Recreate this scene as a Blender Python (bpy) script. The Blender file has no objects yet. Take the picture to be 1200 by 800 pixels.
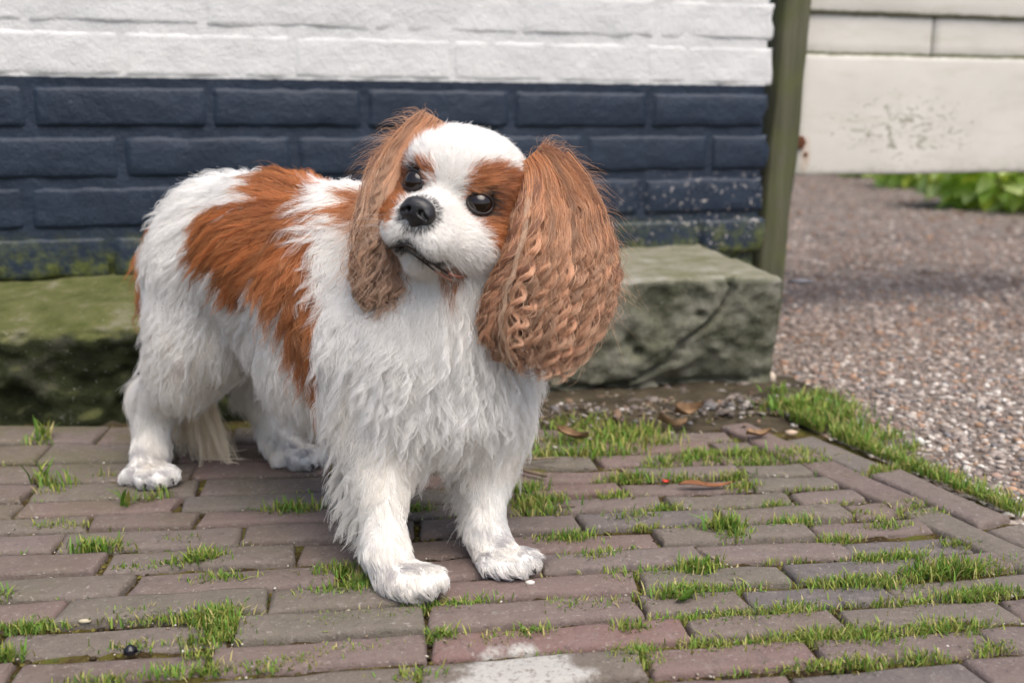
import bpy, bmesh, math, random
import numpy as np
from mathutils import Matrix, Vector
from mathutils.bvhtree import BVHTree
from mathutils.kdtree import KDTree

S = bpy.context.scene
COL = S.collection
R = math.radians

# ------------------------------------------------------------------ camera
CAM_H, FPX, PITCH = 0.38, 1170.0, math.atan(250 / 1170)
cam = bpy.data.cameras.new('camera')
cam.sensor_width = 36.0
cam.lens = 36.0 * FPX / 1200
cam.clip_start, cam.clip_end = 0.02, 200
cam.dof.use_dof = True
cam.dof.focus_distance = 0.86
cam.dof.aperture_fstop = 5.0
co = bpy.data.objects.new('camera', cam)
COL.objects.link(co)
co.location = (0, 0, CAM_H)
co.rotation_euler = (math.pi / 2 - PITCH, 0, 0)
S.camera = co

# ------------------------------------------------------------------ light
SUN_EL, SUN_AZ = 62, 148          # degrees; azimuth clockwise from +Y (behind the camera, a little to the right)
w = bpy.data.worlds.new('World')
S.world = w
w.use_nodes = True
wn = w.node_tree.nodes
bg = wn['Background']
sky = wn.new('ShaderNodeTexSky')
sky.sky_type = 'NISHITA'
sky.sun_disc = False
sky.sun_elevation = R(SUN_EL)
sky.sun_rotation = R(SUN_AZ)
sky.air_density = 1.0
sky.dust_density = 4.0
sky.ozone_density = 1.0
w.node_tree.links.new(sky.outputs[0], bg.inputs[0])
bg.inputs[1].default_value = 0.115
sd = bpy.data.lights.new('sun', 'SUN')
sd.energy = 1.95
sd.angle = R(55)
sd.color = (1.0, 0.94, 0.85)
so = bpy.data.objects.new('sun', sd)
COL.objects.link(so)
so.rotation_euler = (R(90 - SUN_EL), 0, math.pi - R(SUN_AZ))
so.location = (0, -2, 4)
S.view_settings.view_transform = 'Standard'
S.view_settings.look = 'None'
S.view_settings.exposure = 0.80
S.cycles.use_denoising = True
S.cycles.max_bounces = 10
S.cycles.diffuse_bounces = 4
S.cycles.transmission_bounces = 8
S.cycles.transparent_max_bounces = 8

rng = np.random.default_rng(7)
random.seed(7)

# ------------------------------------------------------------------ geometry of the view: a pixel of the 1200x800 photo as a ray
_F = np.array([0, math.cos(PITCH), -math.sin(PITCH)])
_U = np.array([0, math.sin(PITCH), math.cos(PITCH)])
_X = np.array([1.0, 0, 0])
_C = np.array([0, 0, CAM_H])
def ray(x, y): return _X * (x - 600) / FPX + _F + _U * (400 - y) / FPX
def G(x, y, z=0.0):
    r = ray(x, y)
    return _C + r * ((z - CAM_H) / r[2])
def A(x, y, Y):
    r = ray(x, y)
    return _C + r * (Y / r[1])
def AP(x, y, P0, n):
    r = ray(x, y)
    return _C + r * ((P0 - _C) @ n / (r @ n))
def proj(P):
    v = np.asarray(P, float) - _C
    d = v @ _F
    return np.stack([600 + FPX * (v @ _X) / d, 400 - FPX * (v @ _U) / d], -1)

# ------------------------------------------------------------------ helpers
def unit(v):
    v = np.asarray(v, float)
    return v / (np.linalg.norm(v, axis=-1, keepdims=True) + 1e-12)

def hash3(i, j, k, seed):
    h = (i * 374761393 + j * 668265263 + k * 2147483647 + seed * 974634777).astype(np.int64)
    h = (h ^ (h >> 13)) * 1274126177 & 0x7fffffff
    h = (h ^ (h >> 16)) & 0xffffff
    return h / 0xffffff * 2 - 1
def noise(p, scale, seed=0, octaves=3):
    p = np.asarray(p, float) * scale
    out, amp = 0, 1.0
    for o in range(octaves):
        q = np.floor(p).astype(np.int64)
        f = p - q
        f = f * f * (3 - 2 * f)
        c = 0
        for a in (0, 1):
            for b in (0, 1):
                for d in (0, 1):
                    wt = (f[..., 0] if a else 1 - f[..., 0]) * (f[..., 1] if b else 1 - f[..., 1]) * (f[..., 2] if d else 1 - f[..., 2])
                    c = c + wt * hash3(q[..., 0] + a, q[..., 1] + b, q[..., 2] + d, seed + o * 17)
        out = out + c * amp
        amp *= 0.5
        p = p * 2.03
    return out

def tag(o, label=None, cat=None, group=None, kind=None):
    if label: o['label'] = label
    if cat: o['category'] = cat
    if group: o['group'] = group
    if kind: o['kind'] = kind
    return o

def link(name, data, parent=None, origin=None):
    o = bpy.data.objects.new(name, data)
    COL.objects.link(o)
    if parent is not None:
        o.parent = parent
    return o

def mesh(name, V, Fc, mat=None, parent=None, origin=(0, 0, 0), smooth=True, colors=None, mats=None, midx=None):
    """V in world coordinates; the object's origin is put at `origin` (the parent's origin for a part)."""
    V = np.asarray(V, float) - np.asarray(origin, float)
    me = bpy.data.meshes.new(name)
    if isinstance(Fc, np.ndarray):
        n, k = Fc.shape
        me.vertices.add(len(V)); me.vertices.foreach_set('co', V.ravel())
        me.loops.add(n * k); me.loops.foreach_set('vertex_index', Fc.ravel().astype(np.int32))
        me.polygons.add(n)
        me.polygons.foreach_set('loop_start', np.arange(0, n * k, k, dtype=np.int32))
        me.update(calc_edges=True)
    else:
        me.from_pydata([tuple(v) for v in V], [], [tuple(f) for f in Fc])
    me.validate()
    if smooth:
        me.polygons.foreach_set('use_smooth', np.ones(len(me.polygons), bool))
    for m in (mats or ([mat] if mat else [])):
        me.materials.append(m)
    if midx is not None:
        me.polygons.foreach_set('material_index', np.asarray(midx, np.int32))
    if colors is not None:
        ca = me.color_attributes.new('tint', 'FLOAT_COLOR', 'POINT')
        c4 = np.ones((len(V), 4)); c4[:, :3] = colors
        ca.data.foreach_set('color', c4.ravel())
    o = link(name, me, parent)
    if parent is None:
        o.location = origin
    return o

def empty(name, loc):
    o = bpy.data.objects.new(name, None)
    o.empty_display_size = 0.05
    COL.objects.link(o)
    o.location = loc
    return o

def grid_faces(nu, nv, wrap_u=False):
    i, j = np.meshgrid(np.arange(nu if wrap_u else nu - 1), np.arange(nv - 1), indexing='ij')
    i2 = (i + 1) % nu
    return np.stack([i * nv + j, i2 * nv + j, i2 * nv + j + 1, i * nv + j + 1], -1).reshape(-1, 4)

def tube(path, rad, nseg=8, caps=True):
    P = np.asarray(path, float); n = len(P)
    rad = np.broadcast_to(rad, n)
    T = unit(np.gradient(P, axis=0))
    up = np.array([0.13, 0.21, 0.97])
    a = unit(np.cross(T, up)); b = np.cross(T, a)
    th = np.linspace(0, 2 * math.pi, nseg, endpoint=False)
    V = P[:, None] + rad[:, None, None] * (np.cos(th)[None, :, None] * a[:, None] + np.sin(th)[None, :, None] * b[:, None])
    V = V.reshape(-1, 3)
    Fc = []
    for i in range(n - 1):
        for j in range(nseg):
            k = (j + 1) % nseg
            Fc.append((i * nseg + j, i * nseg + k, (i + 1) * nseg + k, (i + 1) * nseg + j))
    if caps:
        Fc.append(tuple(range(nseg - 1, -1, -1))); Fc.append(tuple((n - 1) * nseg + j for j in range(nseg)))
    return V, Fc

# ------------------------------------------------------------------ materials
class NT:
    def __init__(s, name):
        s.m = bpy.data.materials.new(name); s.m.use_nodes = True
        s.t = s.m.node_tree; s.n = s.t.nodes
        s.b = s.n['Principled BSDF']
        s.pos = None
    def link(s, a, b): s.t.links.new(a, b)
    def node(s, typ, **kw):
        n = s.n.new(typ)
        for k, v in kw.items(): setattr(n, k, v)
        return n
    def P(s):
        if s.pos is None: s.pos = s.node('ShaderNodeNewGeometry').outputs['Position']
        return s.pos
    def val(s, inp, v):
        if hasattr(v, 'is_output') or hasattr(v, 'links'): s.link(v, inp)
        else: inp.default_value = v
    def noise(s, scale, detail=4, rough=0.6, vec=None, dist=0):
        n = s.node('ShaderNodeTexNoise')
        n.inputs['Scale'].default_value = scale; n.inputs['Detail'].default_value = detail
        n.inputs['Roughness'].default_value = rough; n.inputs['Distortion'].default_value = dist
        s.link(vec or s.P(), n.inputs['Vector'])
        return n.outputs['Fac']
    def voro(s, scale, vec=None, feature='F1', out='Distance'):
        n = s.node('ShaderNodeTexVoronoi', feature=feature)
        n.inputs['Scale'].default_value = scale
        s.link(vec or s.P(), n.inputs['Vector'])
        return n.outputs[out]
    def ramp(s, fac, stops, interp='LINEAR'):
        r = s.node('ShaderNodeValToRGB'); r.color_ramp.interpolation = interp
        e = r.color_ramp.elements
        while len(e) < len(stops): e.new(0.5)
        for el, (p, c) in zip(e, stops):
            el.position = p
            el.color = (c, c, c, 1) if not hasattr(c, '__len__') else (*c, 1)
        s.val(r.inputs[0], fac)
        return r.outputs[0]
    def mix(s, fac, a, b, blend='MIX'):
        m = s.node('ShaderNodeMix', data_type='RGBA', blend_type=blend)
        s.val(m.inputs[0], fac)
        for inp, v in ((m.inputs[6], a), (m.inputs[7], b)):
            if isinstance(v, tuple): inp.default_value = (*v, 1)
            else: s.link(v, inp)
        return m.outputs[2]
    def math(s, op, a, b=0.0, clamp=False):
        m = s.node('ShaderNodeMath', operation=op); m.use_clamp = clamp
        s.val(m.inputs[0], a); s.val(m.inputs[1], b)
        return m.outputs[0]
    def mapr(s, v, a, b, c=0.0, d=1.0):
        m = s.node('ShaderNodeMapRange'); m.clamp = True
        s.val(m.inputs[0], v)
        for i, x in enumerate((a, b, c, d)): m.inputs[i + 1].default_value = x
        return m.outputs[0]
    def sep(s, vec=None):
        n = s.node('ShaderNodeSeparateXYZ'); s.link(vec or s.P(), n.inputs[0]); return n.outputs
    def attr(s, name):
        return s.node('ShaderNodeAttribute', attribute_name=name).outputs['Color']
    def rand(s): return s.node('ShaderNodeObjectInfo').outputs['Random']
    def bump(s, h, strength=0.4, dist=0.002):
        n = s.node('ShaderNodeBump'); n.inputs['Strength'].default_value = strength; n.inputs['Distance'].default_value = dist
        s.link(h, n.inputs['Height']); s.link(n.outputs[0], s.b.inputs['Normal'])
    def out(s, color=None, rough=0.8, spec=0.3):
        if color is not None:
            if isinstance(color, tuple): s.b.inputs['Base Color'].default_value = (*color, 1)
            else: s.link(color, s.b.inputs['Base Color'])
        s.val(s.b.inputs['Roughness'], rough)
        s.b.inputs['Specular IOR Level'].default_value = spec
        return s.m

def mat_paver():
    t = NT('clay_paver')
    base = t.ramp(t.rand(), [(0.0, (.142, .106, .100)), (.18, (.160, .132, .122)), (.36, (.132, .120, .100)), (.52, (.172, .124, .116)),
                             (.68, (.150, .134, .126)), (.82, (.190, .118, .110)), (.93, (.128, .108, .100)), (1.0, (.100, .105, .118))])
    n1 = t.noise(38, 5, .65)
    col = t.mix(t.mapr(n1, .3, .75), base, t.mix(.5, base, (.21, .175, .16)))
    hs = t.node('ShaderNodeHueSaturation'); hs.inputs['Saturation'].default_value = 1.15; hs.inputs['Value'].default_value = .96
    t.link(col, hs.inputs['Color']); col = hs.outputs[0]
    # algae film, thicker towards the ledge
    sx = t.sep()
    back = t.mapr(sx[1], .62, 1.3, 0.0, .75)
    left = t.mapr(sx[0], .25, -.5, 0.0, 1.0)
    al = t.math('MULTIPLY', t.math('MULTIPLY', t.mapr(t.noise(13, 4, .6), .38, .62), t.math('MAXIMUM', back, .25)), t.math('MAXIMUM', left, .3))
    col = t.mix(al, col, (.10, .098, .045))
    col = t.mix(t.mapr(t.noise(75, 5, .75), .56, .68, 0, .38), col, (.26, .225, .20))
    col = t.mix(t.mapr(t.noise(52, 5, .7), .44, .34, 0, .42), col, (.075, .062, .058))
    # pale wear flecks and grit
    fl = t.mapr(t.noise(230, 3, .75), .60, .70)
    col = t.mix(t.math('MULTIPLY', fl, .6), col, (.36, .33, .30))
    col = t.mix(t.mapr(t.noise(420, 2, .6), .34, .24, 0, .6), col, (.045, .04, .036))
    dk = t.mapr(t.noise(120, 4, .7), .28, .40, .45, 0.0)
    col = t.mix(dk, col, (.05, .043, .04))
    li = t.mapr(t.noise(21, 5, .75, dist=.6), .66, .72, 0, .4)
    col = t.mix(li, col, (.33, .33, .29))
    # spilt mortar near the camera
    g = G(612, 795)
    vm = t.node('ShaderNodeVectorMath', operation='DISTANCE')
    t.link(t.P(), vm.inputs[0]); vm.inputs[1].default_value = (g[0], g[1], 0)
    dd = t.math('ADD', vm.outputs['Value'], t.math('MULTIPLY', t.math('SUBTRACT', t.noise(40, 5, .7), .5), .085))
    col = t.mix(t.math('MULTIPLY', t.mapr(dd, .052, .036), t.mapr(t.noise(170, 4, .7), .30, .48)), col, (.40, .385, .36))
    t.bump(t.math('ADD', t.noise(260, 4, .75), t.math('MULTIPLY', t.noise(60, 4, .6), 1.6)), .75, .0022)
    return t.out(col, .85, .25)

def mat_joint():
    t = NT('joint_moss_and_sand')
    n = t.noise(30, 5, .65)
    col = t.ramp(n, [(.3, (.025, .017, .010)), (.46, (.055, .038, .016)), (.58, (.10, .085, .022)), (.72, (.075, .095, .018))])
    sp = t.mapr(t.noise(340, 2, .6), .64, .70)
    col = t.mix(sp, col, (.33, .29, .24))
    t.bump(t.noise(220, 4, .7), .9, .004)
    return t.out(col, .95, .1)

def mat_wallpaint():
    t = NT('wall_paint')
    sx = t.sep()
    z = t.math('ADD', sx[2], t.math('MULTIPLY', t.math('SUBTRACT', t.noise(60, 3), .5), .004))
    top = t.mapr(z, .4515, .4530)
    # white
    wh = t.ramp(t.noise(9, 4, .6), [(.3, (.55, .555, .56)), (.7, (.63, .63, .625))])
    wh = t.mix(t.mapr(t.noise(150, 3, .7), .70, .76, 0, .35), wh, (.42, .42, .40))
    wh = t.mix(t.mapr(t.noise(26, 5, .75), .66, .72, 0, .35), wh, (.55, .53, .49))
    # dark
    dk = t.ramp(t.noise(14, 4, .6), [(.3, (.009, .0175, .034)), (.7, (.017, .029, .051))])
    fl = t.mapr(t.noise(330, 2, .5), .735, .76, 0, .6)
    dk = t.mix(fl, dk, (.25, .26, .28))
    # flaking paint low at the wall's free end
    we = t.math('MULTIPLY', t.mapr(sx[0], .12, .36), t.mapr(sx[2], .315, .26))
    pe = t.math('MULTIPLY', we, t.mapr(t.noise(95, 4, .7), .585, .625))
    dk = t.mix(pe, dk, (.36, .33, .32))
    # algae along the foot
    gr = t.math('MULTIPLY', t.mapr(sx[2], .235, .172), t.mapr(t.noise(35, 5, .7), .40, .60))
    dk = t.mix(gr, dk, t.ramp(t.noise(80, 3), [(.35, (.035, .045, .012)), (.65, (.13, .15, .035))]))
    col = t.mix(top, dk, wh)
    t.bump(t.math('ADD', t.noise(240, 4, .65), t.math('MULTIPLY', t.noise(55, 4), 2.0)), .5, .0026)
    return t.out(col, t.mapr(top, 0, 1, .50, .62), .35)

def mat_ledge(name, cols, lichen=(.42, .42, .38), light=.3):
    t = NT(name)
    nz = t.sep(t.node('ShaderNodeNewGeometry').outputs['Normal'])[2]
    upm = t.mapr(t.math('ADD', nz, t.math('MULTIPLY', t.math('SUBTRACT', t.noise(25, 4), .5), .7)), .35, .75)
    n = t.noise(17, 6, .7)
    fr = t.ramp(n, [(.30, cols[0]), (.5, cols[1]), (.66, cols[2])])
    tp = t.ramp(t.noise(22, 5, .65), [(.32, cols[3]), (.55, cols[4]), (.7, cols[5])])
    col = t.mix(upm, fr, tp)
    col = t.mix(t.mapr(t.noise(150, 3, .65), .66, .71, 0, .75 * light + .2), col, lichen)
    col = t.mix(t.mapr(t.noise(48, 5, .75), .64, .70, 0, light), col, lichen)
    col = t.mix(t.mapr(t.noise(95, 4, .7), .36, .30, 0, .7), col, (.012, .013, .008))
    t.bump(t.math('ADD', t.noise(120, 5, .75), t.math('MULTIPLY', t.noise(380, 4, .75), .6)), .9, .006)
    return t.out(col, .92, .15)

def mat_wood_post():
    t = NT('algae_covered_wood')
    mp = t.node('ShaderNodeMapping'); mp.inputs['Scale'].default_value = (60, 60, 3)
    t.link(t.P(), mp.inputs[0])
    g = t.noise(1.0, 6, .7, vec=mp.outputs[0])
    col = t.ramp(g, [(.28, (.040, .040, .026)), (.5, (.080, .080, .050)), (.7, (.125, .120, .085))])
    gr = t.mapr(t.noise(16, 4, .6), .42, .68, 0, .55)
    col = t.mix(gr, col, (.085, .100, .032))
    t.bump(g, .7, .003)
    return t.out(col, .85, .2)

def mat_gate():
    t = NT('cream_gate_paint')
    base = t.ramp(t.noise(7, 4), [(.3, (.54, .52, .475)), (.7, (.62, .60, .55))])
    sx = t.sep()
    mp = t.node('ShaderNodeMapping'); mp.inputs['Scale'].default_value = (9, 9, 42)
    t.link(t.P(), mp.inputs[0])
    base = t.mix(t.mapr(t.noise(1, 5, .7, vec=mp.outputs[0]), .50, .70, 0, .45), base, (.44, .42, .33))
    # rubbed algae stains on the bottom board
    a = AP(1062, 150, GATE_P, GATE_N)
    mp2 = t.node('ShaderNodeMapping'); mp2.inputs['Location'].default_value = tuple(-a * np.array([4.2, 4.2, 11])); mp2.inputs['Scale'].default_value = (4.2, 4.2, 11)
    t.link(t.P(), mp2.inputs[0])
    ln = t.node('ShaderNodeVectorMath', operation='LENGTH'); t.link(mp2.outputs[0], ln.inputs[0])
    reg = t.mapr(ln.outputs['Value'], 1.0, .35)
    mp3 = t.node('ShaderNodeMapping'); mp3.inputs['Scale'].default_value = (45, 45, 85)
    t.link(t.P(), mp3.inputs[0])
    st = t.mapr(t.math('MULTIPLY', t.noise(1, 5, .7, vec=mp3.outputs[0], dist=.8), t.math('ADD', t.math('MULTIPLY', reg, .3), .7)), .50, .58)
    base = t.mix(t.math('MULTIPLY', st, t.mapr(reg, 0, .3, 0, .65)), base, (.13, .125, .065))
    # rust run below the bolt
    b = AP(940, 182, GATE_P, GATE_N)
    mp4 = t.node('ShaderNodeMapping'); mp4.inputs['Location'].default_value = tuple(-b * np.array([60, 60, 20])); mp4.inputs['Scale'].default_value = (60, 60, 20)
    t.link(t.P(), mp4.inputs[0])
    l4 = t.node('ShaderNodeVectorMath', operation='LENGTH'); t.link(mp4.outputs[0], l4.inputs[0])
    ru = t.math('MULTIPLY', t.mapr(l4.outputs['Value'], 1.1, .3), t.mapr(t.noise(60, 4), .3, .55))
    base = t.mix(ru, base, (.38, .17, .05))
    # green growth and painted gap shade in the laps between the boards
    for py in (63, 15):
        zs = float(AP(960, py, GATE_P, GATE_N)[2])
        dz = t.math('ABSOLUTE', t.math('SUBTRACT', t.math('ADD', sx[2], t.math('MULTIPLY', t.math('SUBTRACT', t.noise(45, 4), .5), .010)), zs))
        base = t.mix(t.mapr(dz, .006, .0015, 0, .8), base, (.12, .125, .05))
    bz = float(AP(960, 204, GATE_P, GATE_N)[2])
    base = t.mix(t.math('MULTIPLY', t.mapr(sx[2], bz + .03, bz), t.mapr(t.noise(30, 4, .7), .45, .65, 0, .55)), base, (.30, .29, .22))
    t.bump(t.noise(160, 4, .6), .2, .0015)
    return t.out(base, .5, .35)

def mat_simple(name, c, rough=.8, spec=.3, var=.35, scale=60, bump=.3, dist=.001):
    t = NT(name)
    c2 = tuple(x * (1 - var) for x in c); c3 = tuple(min(1, x * (1 + var)) for x in c)
    n = t.noise(scale, 5, .65)
    t.bump(n, bump, dist)
    return t.out(t.ramp(n, [(.3, c2), (.7, c3)]), rough, spec)

def mat_tint(name, rough=.75, spec=.25, trans=0.0, var=.25, scale=150):
    """colour from the mesh's own per-vertex tint (one colour per stone, blade or leaf) with a fine grain over it"""
    t = NT(name)
    a = t.attr('tint')
    col = t.mix(t.mapr(t.noise(scale, 3), .3, .7, 0, var), a, t.mix(.5, a, (.02, .02, .015)))
    t.out(col, rough, spec)
    if trans:
        tr = t.node('ShaderNodeBsdfTranslucent'); t.link(col, tr.inputs[0])
        mx = t.node('ShaderNodeMixShader'); mx.inputs[0].default_value = trans
        t.link(t.b.outputs[0], mx.inputs[1]); t.link(tr.outputs[0], mx.inputs[2])
        t.link(mx.outputs[0], t.n['Material Output'].inputs[0])
    return t.m

def mat_gravel():
    t = NT('gravel_bed')
    c = t.voro(75, feature='F1', out='Color')
    sp = t.node('ShaderNodeSeparateColor'); t.link(c, sp.inputs[0])
    col = t.ramp(sp.outputs[0], [(0, (.12, .095, .08)), (.3, (.19, .155, .135)), (.6, (.24, .20, .175)), (.8, (.30, .26, .235)), (.92, (.24, .16, .11)), (1, (.42, .39, .36))])
    col = t.mix(t.mapr(t.noise(3, 4), .35, .7, 0, .5), col, (.15, .125, .11))
    d = t.voro(75)
    col = t.mix(t.mapr(d, .35, .75, 0, .6), col, (.06, .05, .04))
    t.bump(t.math('SUBTRACT', 1.0, d), .8, .008)
    return t.out(col, .9, .2)

# ------------------------------------------------------------------ frames of the place
ROW_A = R(7.5)                                     # pavement rows and ledge: direction on the ground
ru = np.array([math.cos(ROW_A), math.sin(ROW_A), 0]); rn = np.array([-math.sin(ROW_A), math.cos(ROW_A), 0])
def SC(s, c, z=0.0): return s * ru + c * rn + np.array([0, 0, z])
def toSC(p): p = np.asarray(p); return p @ ru, p @ rn
WALL_A = R(16.5)
WALL_P = A(0, 325, 1.455) * np.array([1, 1, 0])
wu = np.array([math.cos(WALL_A), math.sin(WALL_A), 0]); WALL_N = np.array([-math.sin(WALL_A), math.cos(WALL_A), 0])
def onwall(x, y):                                  # pixel -> (distance along the wall, height)
    p = AP(x, y, WALL_P, WALL_N); return (p - WALL_P) @ wu, p[2]
def WP(s, d, z): return WALL_P + s * wu - d * WALL_N + np.array([0, 0, z])
GATE_A = R(15.5)
GATE_P = A(940, 150, 1.96) * np.array([1, 1, 0])
gu = np.array([math.cos(GATE_A), math.sin(GATE_A), 0]); GATE_N = np.array([-math.sin(GATE_A), math.cos(GATE_A), 0])
def edge_s(c): return .537 + (1.187 - c) * (.087 / .332)      # outer edge of the pavement

M = dict(paver=mat_paver(), joint=mat_joint(), wall=mat_wallpaint(),
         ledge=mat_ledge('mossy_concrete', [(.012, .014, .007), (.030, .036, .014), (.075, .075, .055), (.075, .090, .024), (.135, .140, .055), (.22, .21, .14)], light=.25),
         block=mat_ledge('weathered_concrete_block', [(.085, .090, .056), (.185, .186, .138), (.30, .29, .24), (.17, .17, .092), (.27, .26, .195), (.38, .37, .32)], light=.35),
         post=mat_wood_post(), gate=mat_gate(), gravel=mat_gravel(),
         stone=mat_tint('gravel_stone', .8, .3), grass=mat_tint('grass_blade', .55, .3, .35, .1, 90), leaf=mat_tint('leaf', .5, .35, .5, .1, 60),
         deadleaf=mat_simple('dead_leaf', (.22, .14, .08), .8, .2, .4, 90), soil=mat_simple('soil', (.055, .045, .03), .95, .1, .5, 25, .8, .01),
         rust=mat_simple('rusty_iron', (.10, .035, .015), .8, .3, .6, 220, .6), dark=mat_simple('black_plastic', (.008, .008, .012), .3, .5, .3, 200, .3),
         twig=mat_simple('dry_twig', (.17, .13, .09), .85, .2, .4, 160), metal=mat_simple('grey_slate', (.13, .13, .145), .6, .4, .4, 120))

# ================================================================== GROUND
def rect_grid(x0, x1, y0, y1, nx, ny, zf):
    X, Y = np.meshgrid(np.linspace(x0, x1, nx), np.linspace(y0, y1, ny), indexing='ij')
    P = np.stack([X, Y, np.zeros_like(X)], -1).reshape(-1, 3)
    P[:, 2] = zf(P)
    return P, grid_faces(nx, ny)

V, Fc = rect_grid(-60, 60, -20, 100, 60, 60, lambda P: np.full(len(P), -.045))
tag(mesh('ground', V, Fc, M['soil'], origin=(0, 0, -.045)), 'bare soil ground running out behind the gate', kind='structure')

# gravel path: from the pavement's edge, along the house end and on below the gate
def gravel_z(P):
    s, c = P @ ru, P @ rn
    bank = np.clip((s - edge_s(np.minimum(c, 1.4)) - .02) / .25, 0, 1)
    return -.012 + .018 * bank + noise(P * [1, 1, 0], 4, 3, 2) * .006
gv, gf = [], None
ny, nx = 160, 60
Yv = np.concatenate([np.linspace(.2, 2.4, 110), np.linspace(2.5, 9.5, 50)])
def path_right(Y): return np.interp(Y, [0, 2.2, 4.6, 8.1, 9.5], [1.9, 1.95, 2.38, 2.84, 3.0])
def path_left(Y): 
    c = np.minimum(Y * 1.0, 1.36)
    e = np.array([SC(edge_s(cc) - .03, cc)[0] for cc in c])
    return np.where(Y < 1.35, e, np.where(Y < 1.85, .40, .30))
# for the near strip the left border follows the pavement edge
for y in Yv:
    xl = float(path_left(np.array([y]))[0]); xr = float(path_right(y))
    for k in range(nx):
        gv.append((xl + (xr - xl) * k / (nx - 1), y, 0))
gv = np.array(gv); gv[:, 2] = gravel_z(gv)
gf = grid_faces(len(Yv), nx)[:, ::-1]
tag(mesh('gravel_path', gv, gf, M['gravel'], origin=(.8, 1.5, 0)), kind='structure')

# loose stones of the gravel: too many to count, one object
ico = bmesh.new(); bmesh.ops.create_icosphere(ico, subdivisions=1, radius=1)
IV = np.array([v.co[:] for v in ico.verts]); IF = np.array([[v.index for v in f.verts] for f in ico.faces]); ico.free()
def stones(name, P, size, cols, mat, flat=.55, seed=1, sub=None):
    n = len(P); r = np.random.default_rng(seed)
    iv, iF = (IV, IF)
    k = len(iv)
    sc = size[:, None] * np.stack([r.uniform(.7, 1.5, n), r.uniform(.7, 1.2, n), r.uniform(.35, .75, n) * flat / .55], -1)
    a = r.uniform(0, 6.28, n); tl = r.normal(0, .35, n)
    Vv = iv[None] * (1 + r.uniform(-.22, .22, (n, k, 1))) * sc[:, None]
    y2 = Vv[..., 1] * np.cos(tl)[:, None] - Vv[..., 2] * np.sin(tl)[:, None]
    z2 = Vv[..., 1] * np.sin(tl)[:, None] + Vv[..., 2] * np.cos(tl)[:, None]
    x3 = Vv[..., 0] * np.cos(a)[:, None] - y2 * np.sin(a)[:, None]
    y3 = Vv[..., 0] * np.sin(a)[:, None] + y2 * np.cos(a)[:, None]
    Vv = np.stack([x3, y3, z2], -1) + P[:, None]
    Ff = (iF[None] + (np.arange(n) * k)[:, None, None]).reshape(-1, 3)
    C = np.repeat(cols, k, axis=0)
    return mesh(name, Vv.reshape(-1, 3), Ff, mat, colors=C, origin=tuple(P.mean(0)), smooth=True)
STC = np.array([(.20, .165, .145), (.25, .21, .185), (.31, .265, .235), (.16, .13, .115), (.36, .32, .285), (.28, .18, .12), (.14, .13, .13), (.45, .42, .385), (.22, .15, .12), (.20, .165, .14), (.26, .22, .19)])
def stone_field(n, y0, y1, s0, s1, seed):
    r = np.random.default_rng(seed)
    Y = y0 + (y1 - y0) * r.random(n) ** 1.0
    xl = np.array([path_left(np.array([y]))[0] for y in Y]) + .03
    xr = np.minimum(path_right(Y), .62 * Y + .25)
    X = xl + (np.maximum(xr, xl + .05) - xl) * r.random(n)
    P = np.stack([X, Y, np.zeros(n)], -1); P[:, 2] = gravel_z(P)
    sz = s0 + (s1 - s0) * r.random(n) ** 2.5
    P[:, 2] += sz * .12
    c = STC[r.integers(0, len(STC), n)] * r.uniform(.95, 1.6, (n, 1))
    brown = np.clip((Y - 1.35) / .5, 0, 1)[:, None]
    c = c * (1 - brown) + (c * .72 * np.array([1.0, .93, .90])) * brown
    return P, sz, c
p1 = stone_field(16000, .55, 1.9, .0018, .0070, 3)
p2 = stone_field(13000, 1.8, 3.4, .003, .0085, 4)
p3 = stone_field(10000, 3.3, 8.6, .005, .013, 5)
P, sz, cc = [np.concatenate(q) for q in zip(p1, p2, p3)]
tag(stones('gravel', P, sz, cc, M['stone'], seed=9), kind='stuff')

# ================================================================== PAVEMENT
JL = np.array([49.6, 54, 58.3, 62.6, 67, 71.2, 75.8, 80.6, 85.7, 91, 96.1, 100.2, 104.9, 111, 118.2, 125.9, 134.3]) / 100
JR = .491 + .0437 * np.arange(len(JL)); JR[-1] = 1.19; JR[-2] = 1.148
def joint_c(i, s):
    t = np.clip((s + .55) / .95, 0, 1)
    return JL[i] * (1 - t) + JR[i] * t
# pavement bed: the mossy joints between the bricks
def bed_z(P): return -.0065 + noise(P, 90, 5, 3) * .0022
ns, nc = 260, 160
s_, c_ = np.meshgrid(np.linspace(-1.05, .80, ns), np.linspace(.40, 1.40, nc), indexing='ij')
s_ = np.minimum(s_, edge_s(c_) + .012)
V = s_[..., None] * ru + c_[..., None] * rn
V = V.reshape(-1, 3); V[:, 2] = bed_z(V)
pav = tag(mesh('pavement', V, grid_faces(ns, nc), M['joint'], origin=(0, .9, 0)), 'old clay brick pavement with mossy grassy joints', kind='structure')

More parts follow.
